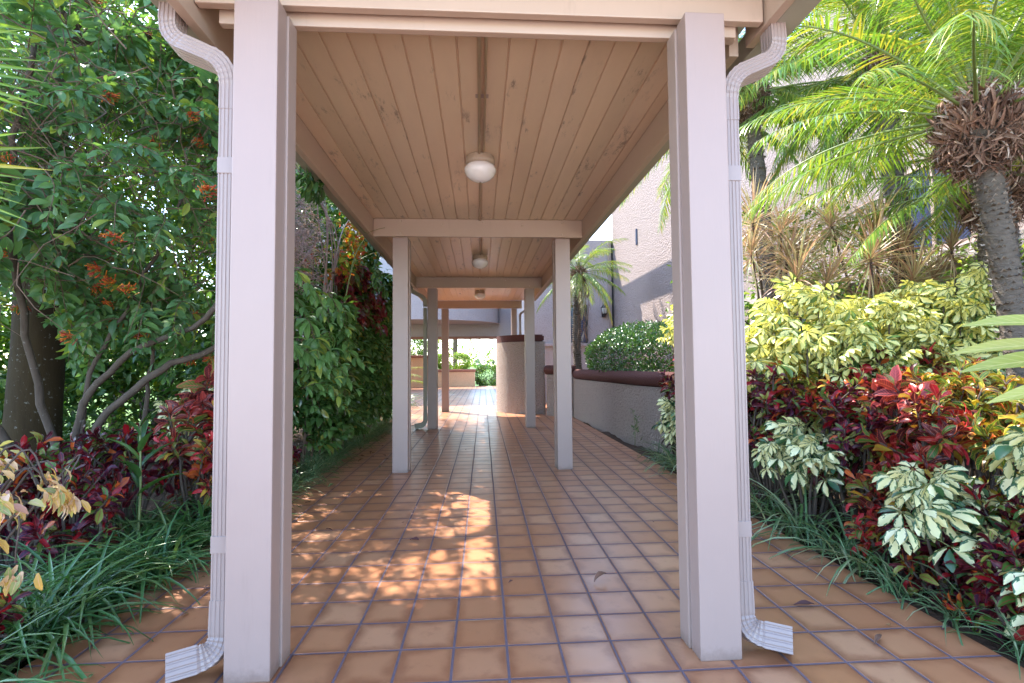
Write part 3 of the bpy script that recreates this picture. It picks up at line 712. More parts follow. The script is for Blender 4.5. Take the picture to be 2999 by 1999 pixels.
def twigs(n, c, r, L=(.3, .8), rad=.0035, mat=1, k=4):
    gs = []
    for i in range(n):
        p = np.asarray(c) + unit(1)[0] * np.asarray(r) * rng.random() ** .4; d = unit(1)[0] * [1, 1, .7] + [.1, 0, .1]; l = rng.uniform(*L)
        pts = [p]; 
        for j in range(k): d = nrm(d + .35 * rng.normal(size=3)); pts.append(pts[-1] + d * l / k)
        gs.append(tube(pts, np.linspace(rad * rng.uniform(.6, 1.5), rad * .4, k + 1), 4, mat=mat))
    return merge(gs)

def in_patch(P):
    """lands on the sunlit part of the floor when followed along the sun"""
    t = P[:, 2] / -SUN_D[2]; q = P + SUN_D * t[:, None]
    x, y = q[:, 0], q[:, 1]
    return (x > -1.62) & (x < .06) & (y > 2.42) & (y < 4.72), q

def thin(P, k=.2):
    inp, q = in_patch(P)
    pr = k * np.where(q[:, 0] > -.55, .02, np.where(q[:, 1] < 3.0, .9, .22))
    front = (q[:, 1] < 1.55) & (q[:, 1] > -1.6) & (q[:, 0] > -2.4) & (P[:, 2] > .95)
    near_cam = P[:, 1] > 1.9
    t2 = (-1.72 - P[:, 0]) / SUN_D[0]; h = P + SUN_D * t2[:, None]
    lit = (t2 > .25) & (h[:, 1] > 4.5) & (h[:, 1] < 7.6) & (h[:, 2] > 1.9) & (h[:, 2] < 3.6)
    return ((~inp) | (rng.random(len(P)) < pr)) & ((~front) | (rng.random(len(P)) < .35)) & ((~lit) | (rng.random(len(P)) < .16))
# ------------------------------------------------------------------ left: shade tree and firebush
FB_SPRAY = [make_spray(), make_spray(), make_spray(flower=True), make_spray(L=.36, nodes=5), make_spray(L=.50), make_spray(L=.55, nodes=7, droop=.6)]
tree = thing('shade_tree', 'mossy thick brown tree trunk behind the firebush with a high spreading crown', 'tree', (-4.15, 5.0, 0))
part('trunk', tube(curve_pts([(-4.17, 5.0, -.1), (-4.15, 5, .5), (-4.14, 5.02, 1.4), (-4.18, 5.05, 2.4), (-4.3, 5.2, 3.6), (-4.4, 5.4, 5.2)], 26), np.concatenate([np.linspace(.245, .205, 6), np.linspace(.203, .14, 20)]), 22, rough=.05), M['bark'], tree, True)
lg = []
for a in np.linspace(0, 2 * PI, 9)[:-1]:
    e = np.array([-4 + 2.2 * math.cos(a), 8.2 + 3.6 * math.sin(a), 5.4 + rng.random()])
    lg.append(tube(curve_pts([(-4.38, 5.35, 4.4), (np.array([-4.38, 5.35, 4.7]) * .5 + e * .5 + [0, 0, .4]), e], 10), np.linspace(.09, .015, 10), 8))
part('limb', merge(lg), M['bark'], tree, True)
n = 26000
P = np.concatenate([np.array([-4.1, 9.2, 5.7]) + unit(n) * (rng.random((n, 1)) ** .45) * [2.9, 4.9, 1.3]])
P = P[P[:, 2] > 4.0]
P = P[thin(P, .05)]
# small scattered leaves that break the sun into flecks
m = 150; cq = np.stack([rng.uniform(-1.75, .06, m), rng.uniform(2.3, 4.85, m)], 1); ix = rng.integers(m, size=3600); fq = cq[ix] + .11 * rng.normal(size=(3600, 2))
dens = np.clip(.66 - .36 * (fq[:, 0] > -.42) + .35 * (fq[:, 1] < 3.35) * (fq[:, 0] < -.55) + .9 * (fq[:, 1] > 4.55) + .45 * (fq[:, 1] < 2.75), 0, 1)
fq = fq[rng.random(3600) < dens]; fz = rng.uniform(3.7, 5.0, len(fq)); P2 = np.stack([fq[:, 0], fq[:, 1], 0 * fz], 1) - SUN_D * (fz / -SUN_D[2])[:, None]
nbig = len(P); P = np.concatenate([P, P2])
n = len(P); lf = leaf(1, .46, 2, 'ellip', .1, .5, .15)
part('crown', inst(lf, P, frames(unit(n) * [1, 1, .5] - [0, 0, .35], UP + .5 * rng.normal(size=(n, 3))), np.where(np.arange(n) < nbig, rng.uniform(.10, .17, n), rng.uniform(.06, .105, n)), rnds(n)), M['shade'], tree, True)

fire = thing('firebush', 'big arching firebush with orange and red flower tufts left of the front post', 'shrub', (-3.05, 4.0, 0))
blobs = [((-2.65, 3.7, 2.5), (1.15, 1.15, 1.05), 300), ((-3.5, 3.4, 3.3), (1.1, 1.2, 1.0), 230), ((-2.15, 4.3, 1.85), (.68, .8, .72), 130), ((-3.45, 3.7, 1.95), (.8, .8, .55), 120),
         ((-2.3, 3.2, 3.6), (.9, .9, .75), 170), ((-2.0, 4.5, 3.0), (.62, .9, .9), 130), ((-2.55, 4.1, 1.5), (.75, .5, .3), 60), ((-3.2, 3.0, 4.1), (1.4, 1.0, .6), 110)]
PP, YY = [], []
for c_, r_, n_ in blobs:
    P, N = ellipsoid_shell(n_, c_, r_, .55, -.75)
    PP.append(P); YY.append(nrm(N * 1.0 + [.12, -.22, -.15] + .45 * rng.normal(size=P.shape)))
P = np.concatenate(PP); Y = np.concatenate(YY)
P = P - Y * .30
tip = P + Y * .5
ok = (tip[:, 0] < -1.36) & (tip[:, 1] > 2.15) & ~((tip[:, 0] > -1.7) & (tip[:, 1] < 2.6))
ok &= thin(P + Y * .25, .12)
fr = thing_part = part('crown', merge([place(FB_SPRAY, P[ok], Y[ok], (.8, 1.2)), twigs(330, (-2.75, 3.75, 2.5), (1.0, .95, 1.1), (.35, 1.0), .004)]), [M['fire'], M['twig'], M['flower']], fire, True)
br = []
B0 = np.array([-3.0, 4.0, 0])
for ctrl, r_ in (([(0, 0, 0), (.02, -.02, .75), (.42, -.15, 1.18), (1.05, -.35, 1.42), (1.4, -.4, 1.9)], .030), ([(-.05, .03, 0), (.03, 0, .70), (.12, -.05, 1.1), (.5, -.1, 1.75), (.7, .1, 2.6)], .021),
                 ([(.06, .05, 0), (.1, 0, .6), (.55, -.05, 1.05), (.95, .1, 1.28), (1.25, .3, 1.8)], .034), ([(.1, .1, 0), (.30, .15, .5), (.38, .2, 1.0), (.3, .3, 1.9)], .022),
                 ([(.25, .1, 0), (.75, .2, .62), (.95, .2, 1.2), (.9, .3, 2.0)], .018), ([(-.1, 0, 0), (-.4, -.3, .8), (-.9, -.6, 1.7), (-1.1, -.7, 2.6)], .028), ([(-.1, .1, 0), (-.3, .0, 1.0), (-.2, -.4, 2.2), (.1, -.6, 3.2)], .03)):
    p = curve_pts(np.array(ctrl) + B0, 22); p[1:-1] += rng.normal(size=(20, 3)) * .008
    b_ = tube(p, np.linspace(r_, r_ * .5, 22), 9, rough=.16); part('branch', b_, M['branch'], fire, True)

# fan palm leaves poking through on the far left
fp = thing('fan_palm', 'yellow green palm leaves poking into view through the firebush at far left', 'palm', (-2.95, 2.0, 0))
part('trunk', tube([(-2.95, 2.0, -.05), (-2.92, 2.02, 1.2), (-2.9, 2.05, 1.95)], [.09, .075, .07], 12, rough=.1), M['palmbark'], fp, True)
for (o, d) in (((-2.42, 2.15, 2.36), (.98, .10, .10)), ((-2.42, 2.15, 1.96), (.95, .1, -.06)), ((-2.5, 2.2, 2.6), (.8, .3, .5))):
    o = np.array(o); d = nrm(np.array(d)); n = 13; a = np.linspace(-.55, .55, n); sd = nrm(np.cross(d, [0.1, -.35, 1.0])); up2 = np.cross(sd, d)
    Y = np.cos(a)[:, None] * d + np.sin(a)[:, None] * up2 + sd * .12 * rng.normal(size=(n, 1))
    g = inst(leaf(1, .045, 5, 'strap', .05, .35, .5), np.repeat(o[None], n, 0), frames(Y, np.repeat(sd[None], n, 0)), rng.uniform(.42, .56, n), rnds(n))
    part('frond', merge([g, tube([(-2.9, 2.05, 1.92), o * .5 + np.array([-2.9, 2.05, 1.95]) * .5 + [0, 0, .05], o], [.012, .01, .008], 6, mat=1)]), [M['palm'], M['rachis']], fp, True)

# ------------------------------------------------------------------ left: growth behind the front post
def shell_slab(n, x, y0, y1, z0, z1, depth=.35, lump=.12):
    y = rng.uniform(y0, y1, n); z = rng.uniform(z0, z1, n)
    xx = x + lump * np.sin(y * 3.1 + z * 2.0) + lump * .7 * np.sin(z * 4.3 + 1.3 + y) - depth * rng.random(n) ** 1.5
    return np.stack([xx, y, z], 1)
def leaf_cluster(nl, L, Wd, prof='ellip', bend=.5, spread=1.0, mat=0, down=.1):
    lv = leaf(1, Wd / L, 3, prof, .15, bend, .2); d = np.stack([spread * rng.normal(size=nl), .7 + .4 * rng.random(nl), spread * rng.normal(size=nl) * .8 - down], 1)
    P = np.stack([.02 * rng.normal(size=nl), .05 * rng.random(nl), .02 * rng.normal(size=nl)], 1)
    g = inst(lv, P, frames(d, UP + .4 * rng.normal(size=(nl, 3))), L * rng.uniform(.7, 1.2, nl), rnds(nl)); g.m(mat); return g
waxy = [leaf_cluster(8, .122, .06, spread=.8, down=.35, bend=.8) for _ in range(5)]
wx = thing('waxy_hedge', 'dark glossy broad leaved hedge between the first and second left posts', 'hedge', (-1.95, 7.4, 0))
P = np.concatenate([shell_slab(1500, -1.62, 5.5, 9.9, .28, 1.75, .4, .07), shell_slab(900, -1.66, 6.9, 10.0, 1.5, 2.6, .4, .06), shell_slab(500, -2.0, 5.2, 10.2, .4, 3.4, .6)])
Y = nrm(np.stack([.8 + .2 * rng.random(len(P)), -.35 + .4 * rng.normal(size=len(P)), -.1 + .45 * rng.normal(size=len(P))], 1))
part('foliage', place(waxy, P, Y, (.75, 1.25)), M['waxy'], wx, True)
part('stem', merge([tube(curve_pts([(-1.9 + .1 * rng.normal(), y, 0), (-1.9 + .15 * rng.normal(), y + .1 * rng.normal(), 1.0), (-1.95 + .15 * rng.normal(), y + .15 * rng.normal(), 2.4)], 9), np.linspace(.018, .007, 9), 6) for y in np.linspace(5.5, 9.8, 22)]), M['twig'], wx, True)

fb2 = thing('firebush', 'pale green drooping leafy shrub just behind the left front post', 'shrub', (-2.0, 4.75, 0))
sp2 = [make_spray(L=.42, nodes=6, leafL=.13, leafW=.046, droop=1.0, bend=1.0), make_spray(L=.36, nodes=5, leafL=.125, leafW=.044, droop=1.2, bend=1.1)]
P = shell_slab(150, -1.50, 4.45, 5.7, .85, 1.95, .35, .05); P = P[thin(P, .55)]; Y = nrm(np.stack([.7 + .3 * rng.random(len(P)), -.5 + .4 * rng.normal(size=len(P)), -.15 + .3 * rng.normal(size=len(P))], 1))
part('foliage', place(sp2, P - Y * .25, Y, (.85, 1.2)), [M['fire_light'], M['twig'], M['flower']], fb2, True)
part('stem', merge([tube(curve_pts([(-2.0, 4.75, 0), (-2.0 + .1 * rng.normal(), 4.8 + .2 * rng.normal(), .8), (-1.85, 4.9 + .3 * rng.normal(), 1.6)], 9), np.linspace(.016, .006, 9), 6) for _ in range(6)]), M['twig'], fb2, True)

dry = thing('dry_shrub', 'pinkish brown mass of dry fine twigs under the left eave', 'shrub', (-2.1, 5.2, 0))
tg = twigs(1250, (-2.05, 5.2, 2.35), (.40, .75, .62), (.12, .40), .0026, 0, 3)
P = np.array([-2.02, 5.15, 2.35]) + unit(5200) * (rng.random((5200, 1)) ** .4) * [.42, .78, .66]
part('foliage', merge([tg, inst(leaf(1, .5, 2, 'ellip', 0, .4, .1, mat=1), P, frames(unit(len(P)), unit(len(P))), rng.uniform(.014, .030, len(P)), rnds(len(P)))]), [M['pinktwig'], M['pinkleaf']], dry, True)
part('stem', merge([tube(curve_pts([(-2.15, 5.2, 0), (-2.2 + .15 * rng.normal(), 5.2 + .2 * rng.normal(), 1.2), (-2.0 + .2 * rng.normal(), 5.2 + .35 * rng.normal(), 2.4)], 9), np.linspace(.018, .008, 9), 6) for _ in range(7)]), M['pinktwig'], dry, True)

orv = thing('creeper', 'orange and yellow green creeper lit by the sun below the left eave', 'creeper', (-2.1, 6.4, 0))
vcl = [leaf_cluster(7, .085, .042, spread=.9, down=.4, bend=.8) for _ in range(4)]
P = np.concatenate([shell_slab(620, -1.60, 5.2, 7.8, 2.15, 3.5, .4, .08), shell_slab(260, -1.75, 4.5, 6.0, 2.7, 3.7, .5, .1)])
P = P[thin(P, .45)]; Y = nrm(np.stack([.7 + .3 * rng.random(len(P)), -.4 + .5 * rng.normal(size=len(P)), -.3 + .5 * rng.normal(size=len(P))], 1))
part('foliage', place(vcl, P, Y, (.75, 1.2)), M['vine_or'], orv, True)
part('stem', merge([tube(curve_pts([(-2.1, 6.3 + .5 * rng.normal(), 0), (-2.0, 6.3 + .4 * rng.normal(), 1.5), (-1.75, 6.2 + .6 * rng.normal(), 2.6), (-1.7, 5.6 + .9 * rng.normal(), 3.0)], 12), np.linspace(.014, .005, 12), 6) for _ in range(7)]), M['pinktwig'], orv, True)

red = thing('red_shrub', 'dark red leaved shrub beside the second left post', 'shrub', (-1.95, 7.3, 0))
P = shell_slab(170, -1.52, 6.4, 8.1, 1.65, 2.35, .35, .06); Y = nrm(np.stack([.8 + .2 * rng.random(len(P)), -.5 + .4 * rng.normal(size=len(P)), -.4 + .4 * rng.normal(size=len(P))], 1))
part('foliage', place([leaf_cluster(6, .14, .065, spread=.6, down=.6, bend=.6) for _ in range(3)], P, Y, (.75, 1.1)), M['vine_red'], red, True)
part('stem', merge([tube(curve_pts([(-1.95, 7.3, 0), (-1.95 + .08 * rng.normal(), 7.3 + .2 * rng.normal(), 1.0), (-1.7, 7.3 + .4 * rng.normal(), 2.0)], 9), np.linspace(.014, .006, 9), 6) for _ in range(5)]), M['twig'], red, True)

ev = thing('climbing_vine', 'leafy green vine hanging over the left eave near the second post', 'vine', (-1.55, 6.0, 0))
vcg = [leaf_cluster(5, .09, .04, spread=.6, down=.8, bend=.6) for _ in range(4)]
P = np.concatenate([np.stack([-1.235 - .12 * rng.random(60), rng.uniform(5.35, 6.6, 60), 2.44 - .42 * rng.random(60) ** 1.3], 1), np.stack([-1.22 - .05 * rng.random(22), rng.uniform(3.55, 4.3, 22), 2.50 - .14 * rng.random(22)], 1),
                    np.stack([-1.30 - .2 * rng.random(120), rng.uniform(4.4, 7.2, 120), 2.6 + .35 * rng.random(120)], 1)]); P = P[thin(P, .3)]
Y = nrm(np.stack([.3 + .4 * rng.random(len(P)), .5 * rng.normal(size=len(P)), -.7 + .3 * rng.normal(size=len(P))], 1))
part('foliage', place(vcg, P, Y, (.7, 1.2)), M['small'], ev, True)
vt = [tube(curve_pts([(-1.75, 6.0, 0), (-1.70, 6.05, 1.2), (-1.5, 6.0, 2.3), (-1.30, 5.8, 2.62), (-1.26, 4.6, 2.62), (-1.25, 3.5, 2.56)], 24), np.linspace(.011, .003, 24), 6),
      tube(curve_pts([(-1.5, 6.0, 2.3), (-1.25, 6.2, 2.47), (-1.2, 6.6, 2.4)], 9), .004, 5), tube(curve_pts([(-1.235, 5.0, 2.5), (-1.16, 5.1, 2.42), (-1.115, 5.15, 2.45), (-1.05, 5.24, 2.50), (-1.0, 5.272, 2.52)], 10), .0022, 5)]
part('stem', merge(vt), M['stem'], ev, True)

# tall dense backing trees behind the left planting
def leafy_tree(name, label, cat, base, blobs, mat, L=(.09, .15), asp=.45, per=900, trunk_r=.12, group=None, solid=.45):
    t = thing(name, label, cat, base, 0, group); b = np.asarray(base, float)
    top = np.mean([c for c, r in blobs], axis=0)
    part('trunk', merge([tube(curve_pts([b - [0, 0, .1], b * .5 + top * .5 + rng.normal(size=3) * .1, top], 12), np.linspace(trunk_r, trunk_r * .4, 12), 9, rough=.12)] +
                        [tube(curve_pts([b * .5 + top * .5, (b * .4 + np.array(c) * .6), c], 8), np.linspace(trunk_r * .5, .01, 8), 6) for c, r in blobs]), M['branch'], t, True)
    PP = []
    for c_, r_ in blobs:
        m = int(per * (r_[0] * r_[1] + r_[0] * r_[2] + r_[1] * r_[2]) / 3)
        k = max(8, m // 26); cc_ = np.asarray(c_) + unit(k) * (solid + (1 - solid) * rng.random((k, 1)) ** .5) * np.asarray(r_)
        PP.append((cc_[rng.integers(k, size=m)] + rng.normal(size=(m, 3)) * .13 * np.mean(r_) ** .5))
    P = np.concatenate(PP); P = P[thin(P, .12)]; n = len(P); lf = leaf(1, asp, 2, 'ellip', .1, .5, .15)
    part('crown', inst(lf, P, frames(unit(n) * [1, 1, .6] - [0, 0, .25], UP + .5 * rng.normal(size=(n, 3))), rng.uniform(*L, n), rnds(n)), mat, t, True)
    return t
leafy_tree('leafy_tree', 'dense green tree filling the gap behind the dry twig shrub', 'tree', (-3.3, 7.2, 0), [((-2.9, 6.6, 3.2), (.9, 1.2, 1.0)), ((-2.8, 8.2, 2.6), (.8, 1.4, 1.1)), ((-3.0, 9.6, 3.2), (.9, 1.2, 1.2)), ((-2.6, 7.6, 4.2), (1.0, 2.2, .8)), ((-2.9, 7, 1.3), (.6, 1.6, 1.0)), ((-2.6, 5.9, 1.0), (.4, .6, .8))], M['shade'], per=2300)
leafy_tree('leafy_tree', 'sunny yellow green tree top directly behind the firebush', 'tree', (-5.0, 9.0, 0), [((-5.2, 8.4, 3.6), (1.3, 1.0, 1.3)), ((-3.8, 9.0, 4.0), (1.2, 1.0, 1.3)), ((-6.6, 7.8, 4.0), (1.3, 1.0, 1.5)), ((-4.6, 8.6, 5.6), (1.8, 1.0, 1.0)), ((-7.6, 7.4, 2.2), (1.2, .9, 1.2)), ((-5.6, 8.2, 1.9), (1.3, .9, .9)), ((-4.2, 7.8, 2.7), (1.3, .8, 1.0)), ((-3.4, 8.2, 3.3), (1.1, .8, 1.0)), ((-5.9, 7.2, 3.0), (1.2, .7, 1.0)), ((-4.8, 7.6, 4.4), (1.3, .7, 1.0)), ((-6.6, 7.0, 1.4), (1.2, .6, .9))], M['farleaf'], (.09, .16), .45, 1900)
for i, (x, y, h, lb) in enumerate([(-8.2, 7.0, 3.6, 'sunny yellow green tree glimpsed past the left side of the mossy trunk'), (-6.4, 9.4, 4.6, 'sunny tree glimpsed low between the mossy trunk and the bare firebush branches'), (-9.0, 11.5, 6.0, 'tall sunny tree far behind the firebush top'), (-5.4, 12.2, 5.0, 'sunny tree far behind the dry shrub')]):
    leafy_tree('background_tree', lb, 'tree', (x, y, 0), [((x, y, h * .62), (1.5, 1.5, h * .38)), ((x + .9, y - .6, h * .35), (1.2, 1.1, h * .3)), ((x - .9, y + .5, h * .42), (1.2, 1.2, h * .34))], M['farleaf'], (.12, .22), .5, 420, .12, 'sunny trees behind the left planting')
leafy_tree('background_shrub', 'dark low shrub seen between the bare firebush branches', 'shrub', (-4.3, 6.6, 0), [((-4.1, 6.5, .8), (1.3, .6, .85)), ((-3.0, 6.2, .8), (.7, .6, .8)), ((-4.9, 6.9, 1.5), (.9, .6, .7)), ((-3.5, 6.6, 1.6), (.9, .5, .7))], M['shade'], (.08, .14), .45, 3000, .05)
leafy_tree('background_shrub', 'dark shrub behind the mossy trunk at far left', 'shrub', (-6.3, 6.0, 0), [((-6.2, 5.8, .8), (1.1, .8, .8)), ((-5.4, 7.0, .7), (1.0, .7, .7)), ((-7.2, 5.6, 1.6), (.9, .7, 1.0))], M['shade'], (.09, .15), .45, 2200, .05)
#@@PLANTS2
# ------------------------------------------------------------------ strappy grass tufts
def tuft(nb, L, Wd, mat, spread=1.0):
    a = rng.random(nb) * 2 * PI; e = .35 + .95 * rng.random(nb) ** .8
    Y = np.stack([np.cos(a) * np.cos(e) * spread, np.sin(a) * np.cos(e) * spread, np.sin(e)], 1)
    P = np.stack([.05 * rng.normal(size=nb), .05 * rng.normal(size=nb), 0 * a], 1)
    ts = [leaf(1, Wd / L, 6, 'strap', .1, b_, .3) for b_ in (1.3, 1.8, 2.3)]; ix = rng.integers(3, size=nb)
    return merge([inst(ts[i], P[ix == i], frames(Y[ix == i], UP + .15 * rng.normal(size=((ix == i).sum(), 3))), L * rng.uniform(.6, 1.15, (ix == i).sum()), rnds((ix == i).sum())) for i in range(3)])
def grass_row(spots, label, group, variants, mat):
    protos = []
    for i, (x, y, k, z) in enumerate(spots):
        v = i % len(variants)
        if v >= len(protos):
            t = thing('grass_tuft', label, 'grass tuft', (x, y, z), rng.random() * 6, group); part('blades', variants[v], mat, t); t.scale = (k, k, k); protos.append(t)
        else: dup(protos[v], (x, y, z), rng.random() * 6, label, group, k)
VL = [tuft(105, .54, .0145, None) for _ in range(4)]
sp = [(-1.83 - .05 * (j % 2) + .05 * rng.normal(), 1.62 + .30 * j + .04 * rng.normal(), .88 + .22 * rng.random(), -.02) for j in range(9)]
sp += [(-2.12 + .05 * rng.normal(), 1.75 + .34 * j, .85 + .2 * rng.random(), -.02) for j in range(6)]
grass_row(sp, 'lush dark green strappy tuft edging the tiles left of the front post', 'dark strappy tufts along the left edge in front', VL, M['lirio'])
sp = [(-1.74 + .04 * rng.normal(), 4.40 + .27 * j + .05 * rng.normal(), .85 + .2 * rng.random(), -.02) for j in range(20)] + [(-1.98 + .05 * rng.normal(), 4.5 + .5 * j, .7, -.02) for j in range(9)]
grass_row(sp, 'short blue green strappy tuft edging the tiles behind the left front post', 'low tufts along the left edge further back', [tuft(80, .46, .009, None) for _ in range(4)], M['lirio_blue'])
sp = [(1.99, 2.62, .95, -.02), (2.03, 2.85, 1.15, -.02), (1.97, 3.1, 1.05, -.02), (2.02, 3.35, 1.1, -.02), (2.0, 3.65, 1.0, -.02), (2.0, 3.95, .9, -.02), (2.0, 2.36, .75, -.02), (1.99, 2.08, .65, -.02), (2.01, 1.84, .6, -.02)]
VR = [tuft(34, .56, .0125, None) for _ in range(3)]
grass_row(sp, 'sparse strappy tuft drooping over the tiles beside the right front post', 'strappy tufts at the right croton bed', VR, M['lirio_blue'])
sp = [(2.08, 5.10, 1.25, -.02), (2.02, 5.38, 1.1, -.02), (1.98, 4.85, 1.0, -.02), (2.18, 4.85, .95, -.02), (2.02, 5.75, .7, -.02)]
grass_row(sp, 'strappy tuft at the near end of the planter wall', 'strappy tufts by the planter wall', VR, M['lirio_blue'])

# ------------------------------------------------------------------ crotons
def croton_shoot(L=.125, Wd=.042, n=15, curl=1.0, prof='obov', hollow=.14):
    vs_ = [leaf(1, Wd / L * w_, 5, p_, .3, b_ * curl, .22, tw, wv) for (w_, p_, b_, tw, wv) in ((1, prof, .9, .5, .10), (.9, prof, 1.5, -.8, .12), (1.15, 'obov', .5, .2, .16), (.75, 'long', 1.9, 1.2, .10))]
    gs = [tube([(0, 0, -.22), (0, 0, -.1), (0, 0, .03)], [.007, .006, .004], 6, mat=1)]
    for i in range(n):
        u = i / n; a = i * 2.4 + .3 * rng.normal(); e = .05 + 1.1 * u + .2 * rng.normal(); z = -hollow + (hollow + .03) * u
        d = np.array([math.cos(a) * math.cos(e), math.sin(a) * math.cos(e), math.sin(e)])
        gs.append(inst(vs_[rng.integers(4)], [np.array([0, 0, z]) + d * .01], frames(d[None], UP + .25 * rng.normal(size=3)), L * (1.05 - .45 * u) * rng.uniform(.75, 1.2), rnds(1)))
    return merge(gs)
CR = [croton_shoot(n=n_, curl=c_) for n_, c_ in ((19, 1.1), (22, .9), (17, 1.5), (20, 1.3))]
CRB = [croton_shoot(.21, .085, 12, .8, 'ellip', .16) for _ in range(3)]
def croton(label, base, spread, h0, h1, ns, mat, shoots=None, k=(.8, 1.15), lean=(0, 0)):
    h0 *= .62; ns = int(ns * 1.45)
    shoots = shoots or CR
    t = thing('croton', label, 'shrub', (*base, -.02)); b = np.array([*base, -.02]); P = []; Y = []; st = []
    for i in range(ns):
        a = rng.random() * 2 * PI; q = rng.random() ** .45; o = np.array([math.cos(a) * spread[0] * q, math.sin(a) * spread[1] * q])
        h = h0 + (h1 - h0) * (rng.random() if i % 3 else 1 - .3 * rng.random()) * (1.1 - .35 * q * q)
        top = b + [o[0] + lean[0] * h, o[1] + lean[1] * h, h]; d = nrm(np.array([o[0] * .9 / max(spread), o[1] * .9 / max(spread), .9]) + .22 * rng.normal(size=3))
        P.append(top); Y.append(d)
        st.append(tube(curve_pts([b + [o[0] * .25, o[1] * .25, 0], b + [o[0] * .7 + .03 * rng.normal(), o[1] * .7, h * .55], top - d * .15], 8), np.linspace(.010, .006, 8), 6))
    P = np.array(P); Y = np.array(Y); gs = []
    for i in range(ns):
        z = Y[i]; x = nrm(np.cross([math.sin(i * 2.0), math.cos(i * 2.0), .1], z)); y = np.cross(z, x); R = np.stack([x, y, z], -1)[None]
        gs.append(inst(shoots[i % len(shoots)], [P[i]], R, rng.uniform(*k), None, rnds(1)))
    part('foliage', merge(gs), [M[mat], M['branch']], t, True); part('stem', merge(st), M['branch'], t, True); return t
# left bed
croton('dark purple croton at the foot of the mossy tree trunk', (-2.75, 3.15), (.30, .28), .35, .72, 13, 'cr_dark')
croton('dark croton with green leaves, middle of the left bed behind the strappy grass', (-2.3, 3.0), (.30, .30), .30, .66, 14, 'cr_dark')
croton('dark croton with a yellow leaf, in front of the bare firebush branches', (-2.35, 3.55), (.32, .3), .35, .78, 14, 'cr_dark')
croton('crimson croton against the left downspout', (-2.0, 3.75), (.26, .35), .35, .82, 16, 'cr_red')
croton('large leaved maroon croton above the crimson one at the left downspout', (-2.15, 4.25), (.28, .25), .6, 1.02, 9, 'cr_big', CRB)
croton('small dark red croton low in the front left corner among the strappy grass', (-1.88, 1.98), (.14, .14), .18, .36, 6, 'cr_dark', k=(.6, .85))
croton('low purple croton behind the left front post near the pale grass', (-1.95, 4.9), (.2, .3), .15, .42, 9, 'cr_dark', k=(.6, .9))
pc = thing('croton', 'sunlit faded peach and yellow croton spray at the far left edge', 'shrub', (-1.98, 1.58, -.02)); b = np.array([-1.98, 1.58, -.02])
P, Y, st = [], [], []
for i in range(24):
    tip = np.array([-1.52 + .09 * rng.normal(), 1.66 + .09 * rng.normal(), .80 - .30 * rng.random() ** 1.3]); tip[0] = min(tip[0], -1.40); d = nrm(np.array([.75, .05, -.30]) + .3 * rng.normal(size=3)); P.append(tip); Y.append(d)
    st.append(tube(curve_pts([b, b * .6 + tip * .4 + [-.03, 0, -.08], tip - d * .12 + [0, 0, .01], tip], 18), np.linspace(.007, .002, 18), 6))
part('foliage', place([leaf_cluster(13, .052, .018, 'long', 1.0, .55, 0, .6) for _ in range(3)], np.array(P), np.array(Y), (.8, 1.15)), M['cr_peach'], pc, True); part('stem', merge(st), M['branch'], pc, True)
sh = thing('green_shoot', 'single upright green shoot with long pointed leaves among the left crotons', 'plant', (-2.06, 3.2, -.02))
a = np.arange(9) * 2.4; Y = np.stack([np.cos(a) * .75, np.sin(a) * .75, .5 + .08 * np.arange(9)], 1)
part('leaves', inst(leaf(1, .2, 6, 'lance', .2, .7, .3), np.stack([0 * a, 0 * a, .36 + .05 * np.arange(9)], 1), frames(Y, UP + 0 * Y), np.linspace(.30, .17, 9), rnds(9)), M['small'], sh); part('stem', tube([(0, 0, 0), (.01, 0, .4), (0, 0, .80)], [.008, .007, .004], 7), M['stem'], sh)

# ------------------------------------------------------------------ scheffleras
def palmate(n=8, L=.105, Wd=.046, droop=.28, stalk=.11):
    gs = [tube([(0, 0, 0), (0, stalk * .6, .012), (0, stalk, 0)], [.0022, .0018, .0018], 5, mat=1)]
    vs_ = [leaf(1, Wd / L, 4, 'obov', -.1, b_, .28, 0, .03, .14) for b_ in (.3, .6, .9)]
    for i in range(n):
        a = 2 * PI * (i + .3 * rng.random()) / n; d = np.array([math.sin(a), math.cos(a), -droop - .25 * rng.random()])
        gs.append(inst(vs_[rng.integers(3)], [(0, stalk, 0)], frames(nrm(d)[None], UP + .12 * rng.normal(size=3)), L * rng.uniform(.75, 1.15), rnds(1)))
    return merge(gs)
PM = [palmate(8), palmate(7), palmate(9), palmate(8, droop=.6), palmate(6, .085)]
def schef_shoot(n=9):
    gs = []
    for i in range(n):
        a = i * 2.4; e = -.1 + 1.25 * i / n + .15 * rng.normal(); d = np.array([math.cos(a) * math.cos(e), math.sin(a) * math.cos(e), math.sin(e)])
        gs.append(inst(PM[rng.integers(5)], [(0, 0, -.10 + .10 * i / n)], frames(d[None], UP + .2 * rng.normal(size=3)), rng.uniform(.8, 1.15), None, rnds(1)))
    return merge(gs)
SH = [schef_shoot(9), schef_shoot(8), schef_shoot(10)]
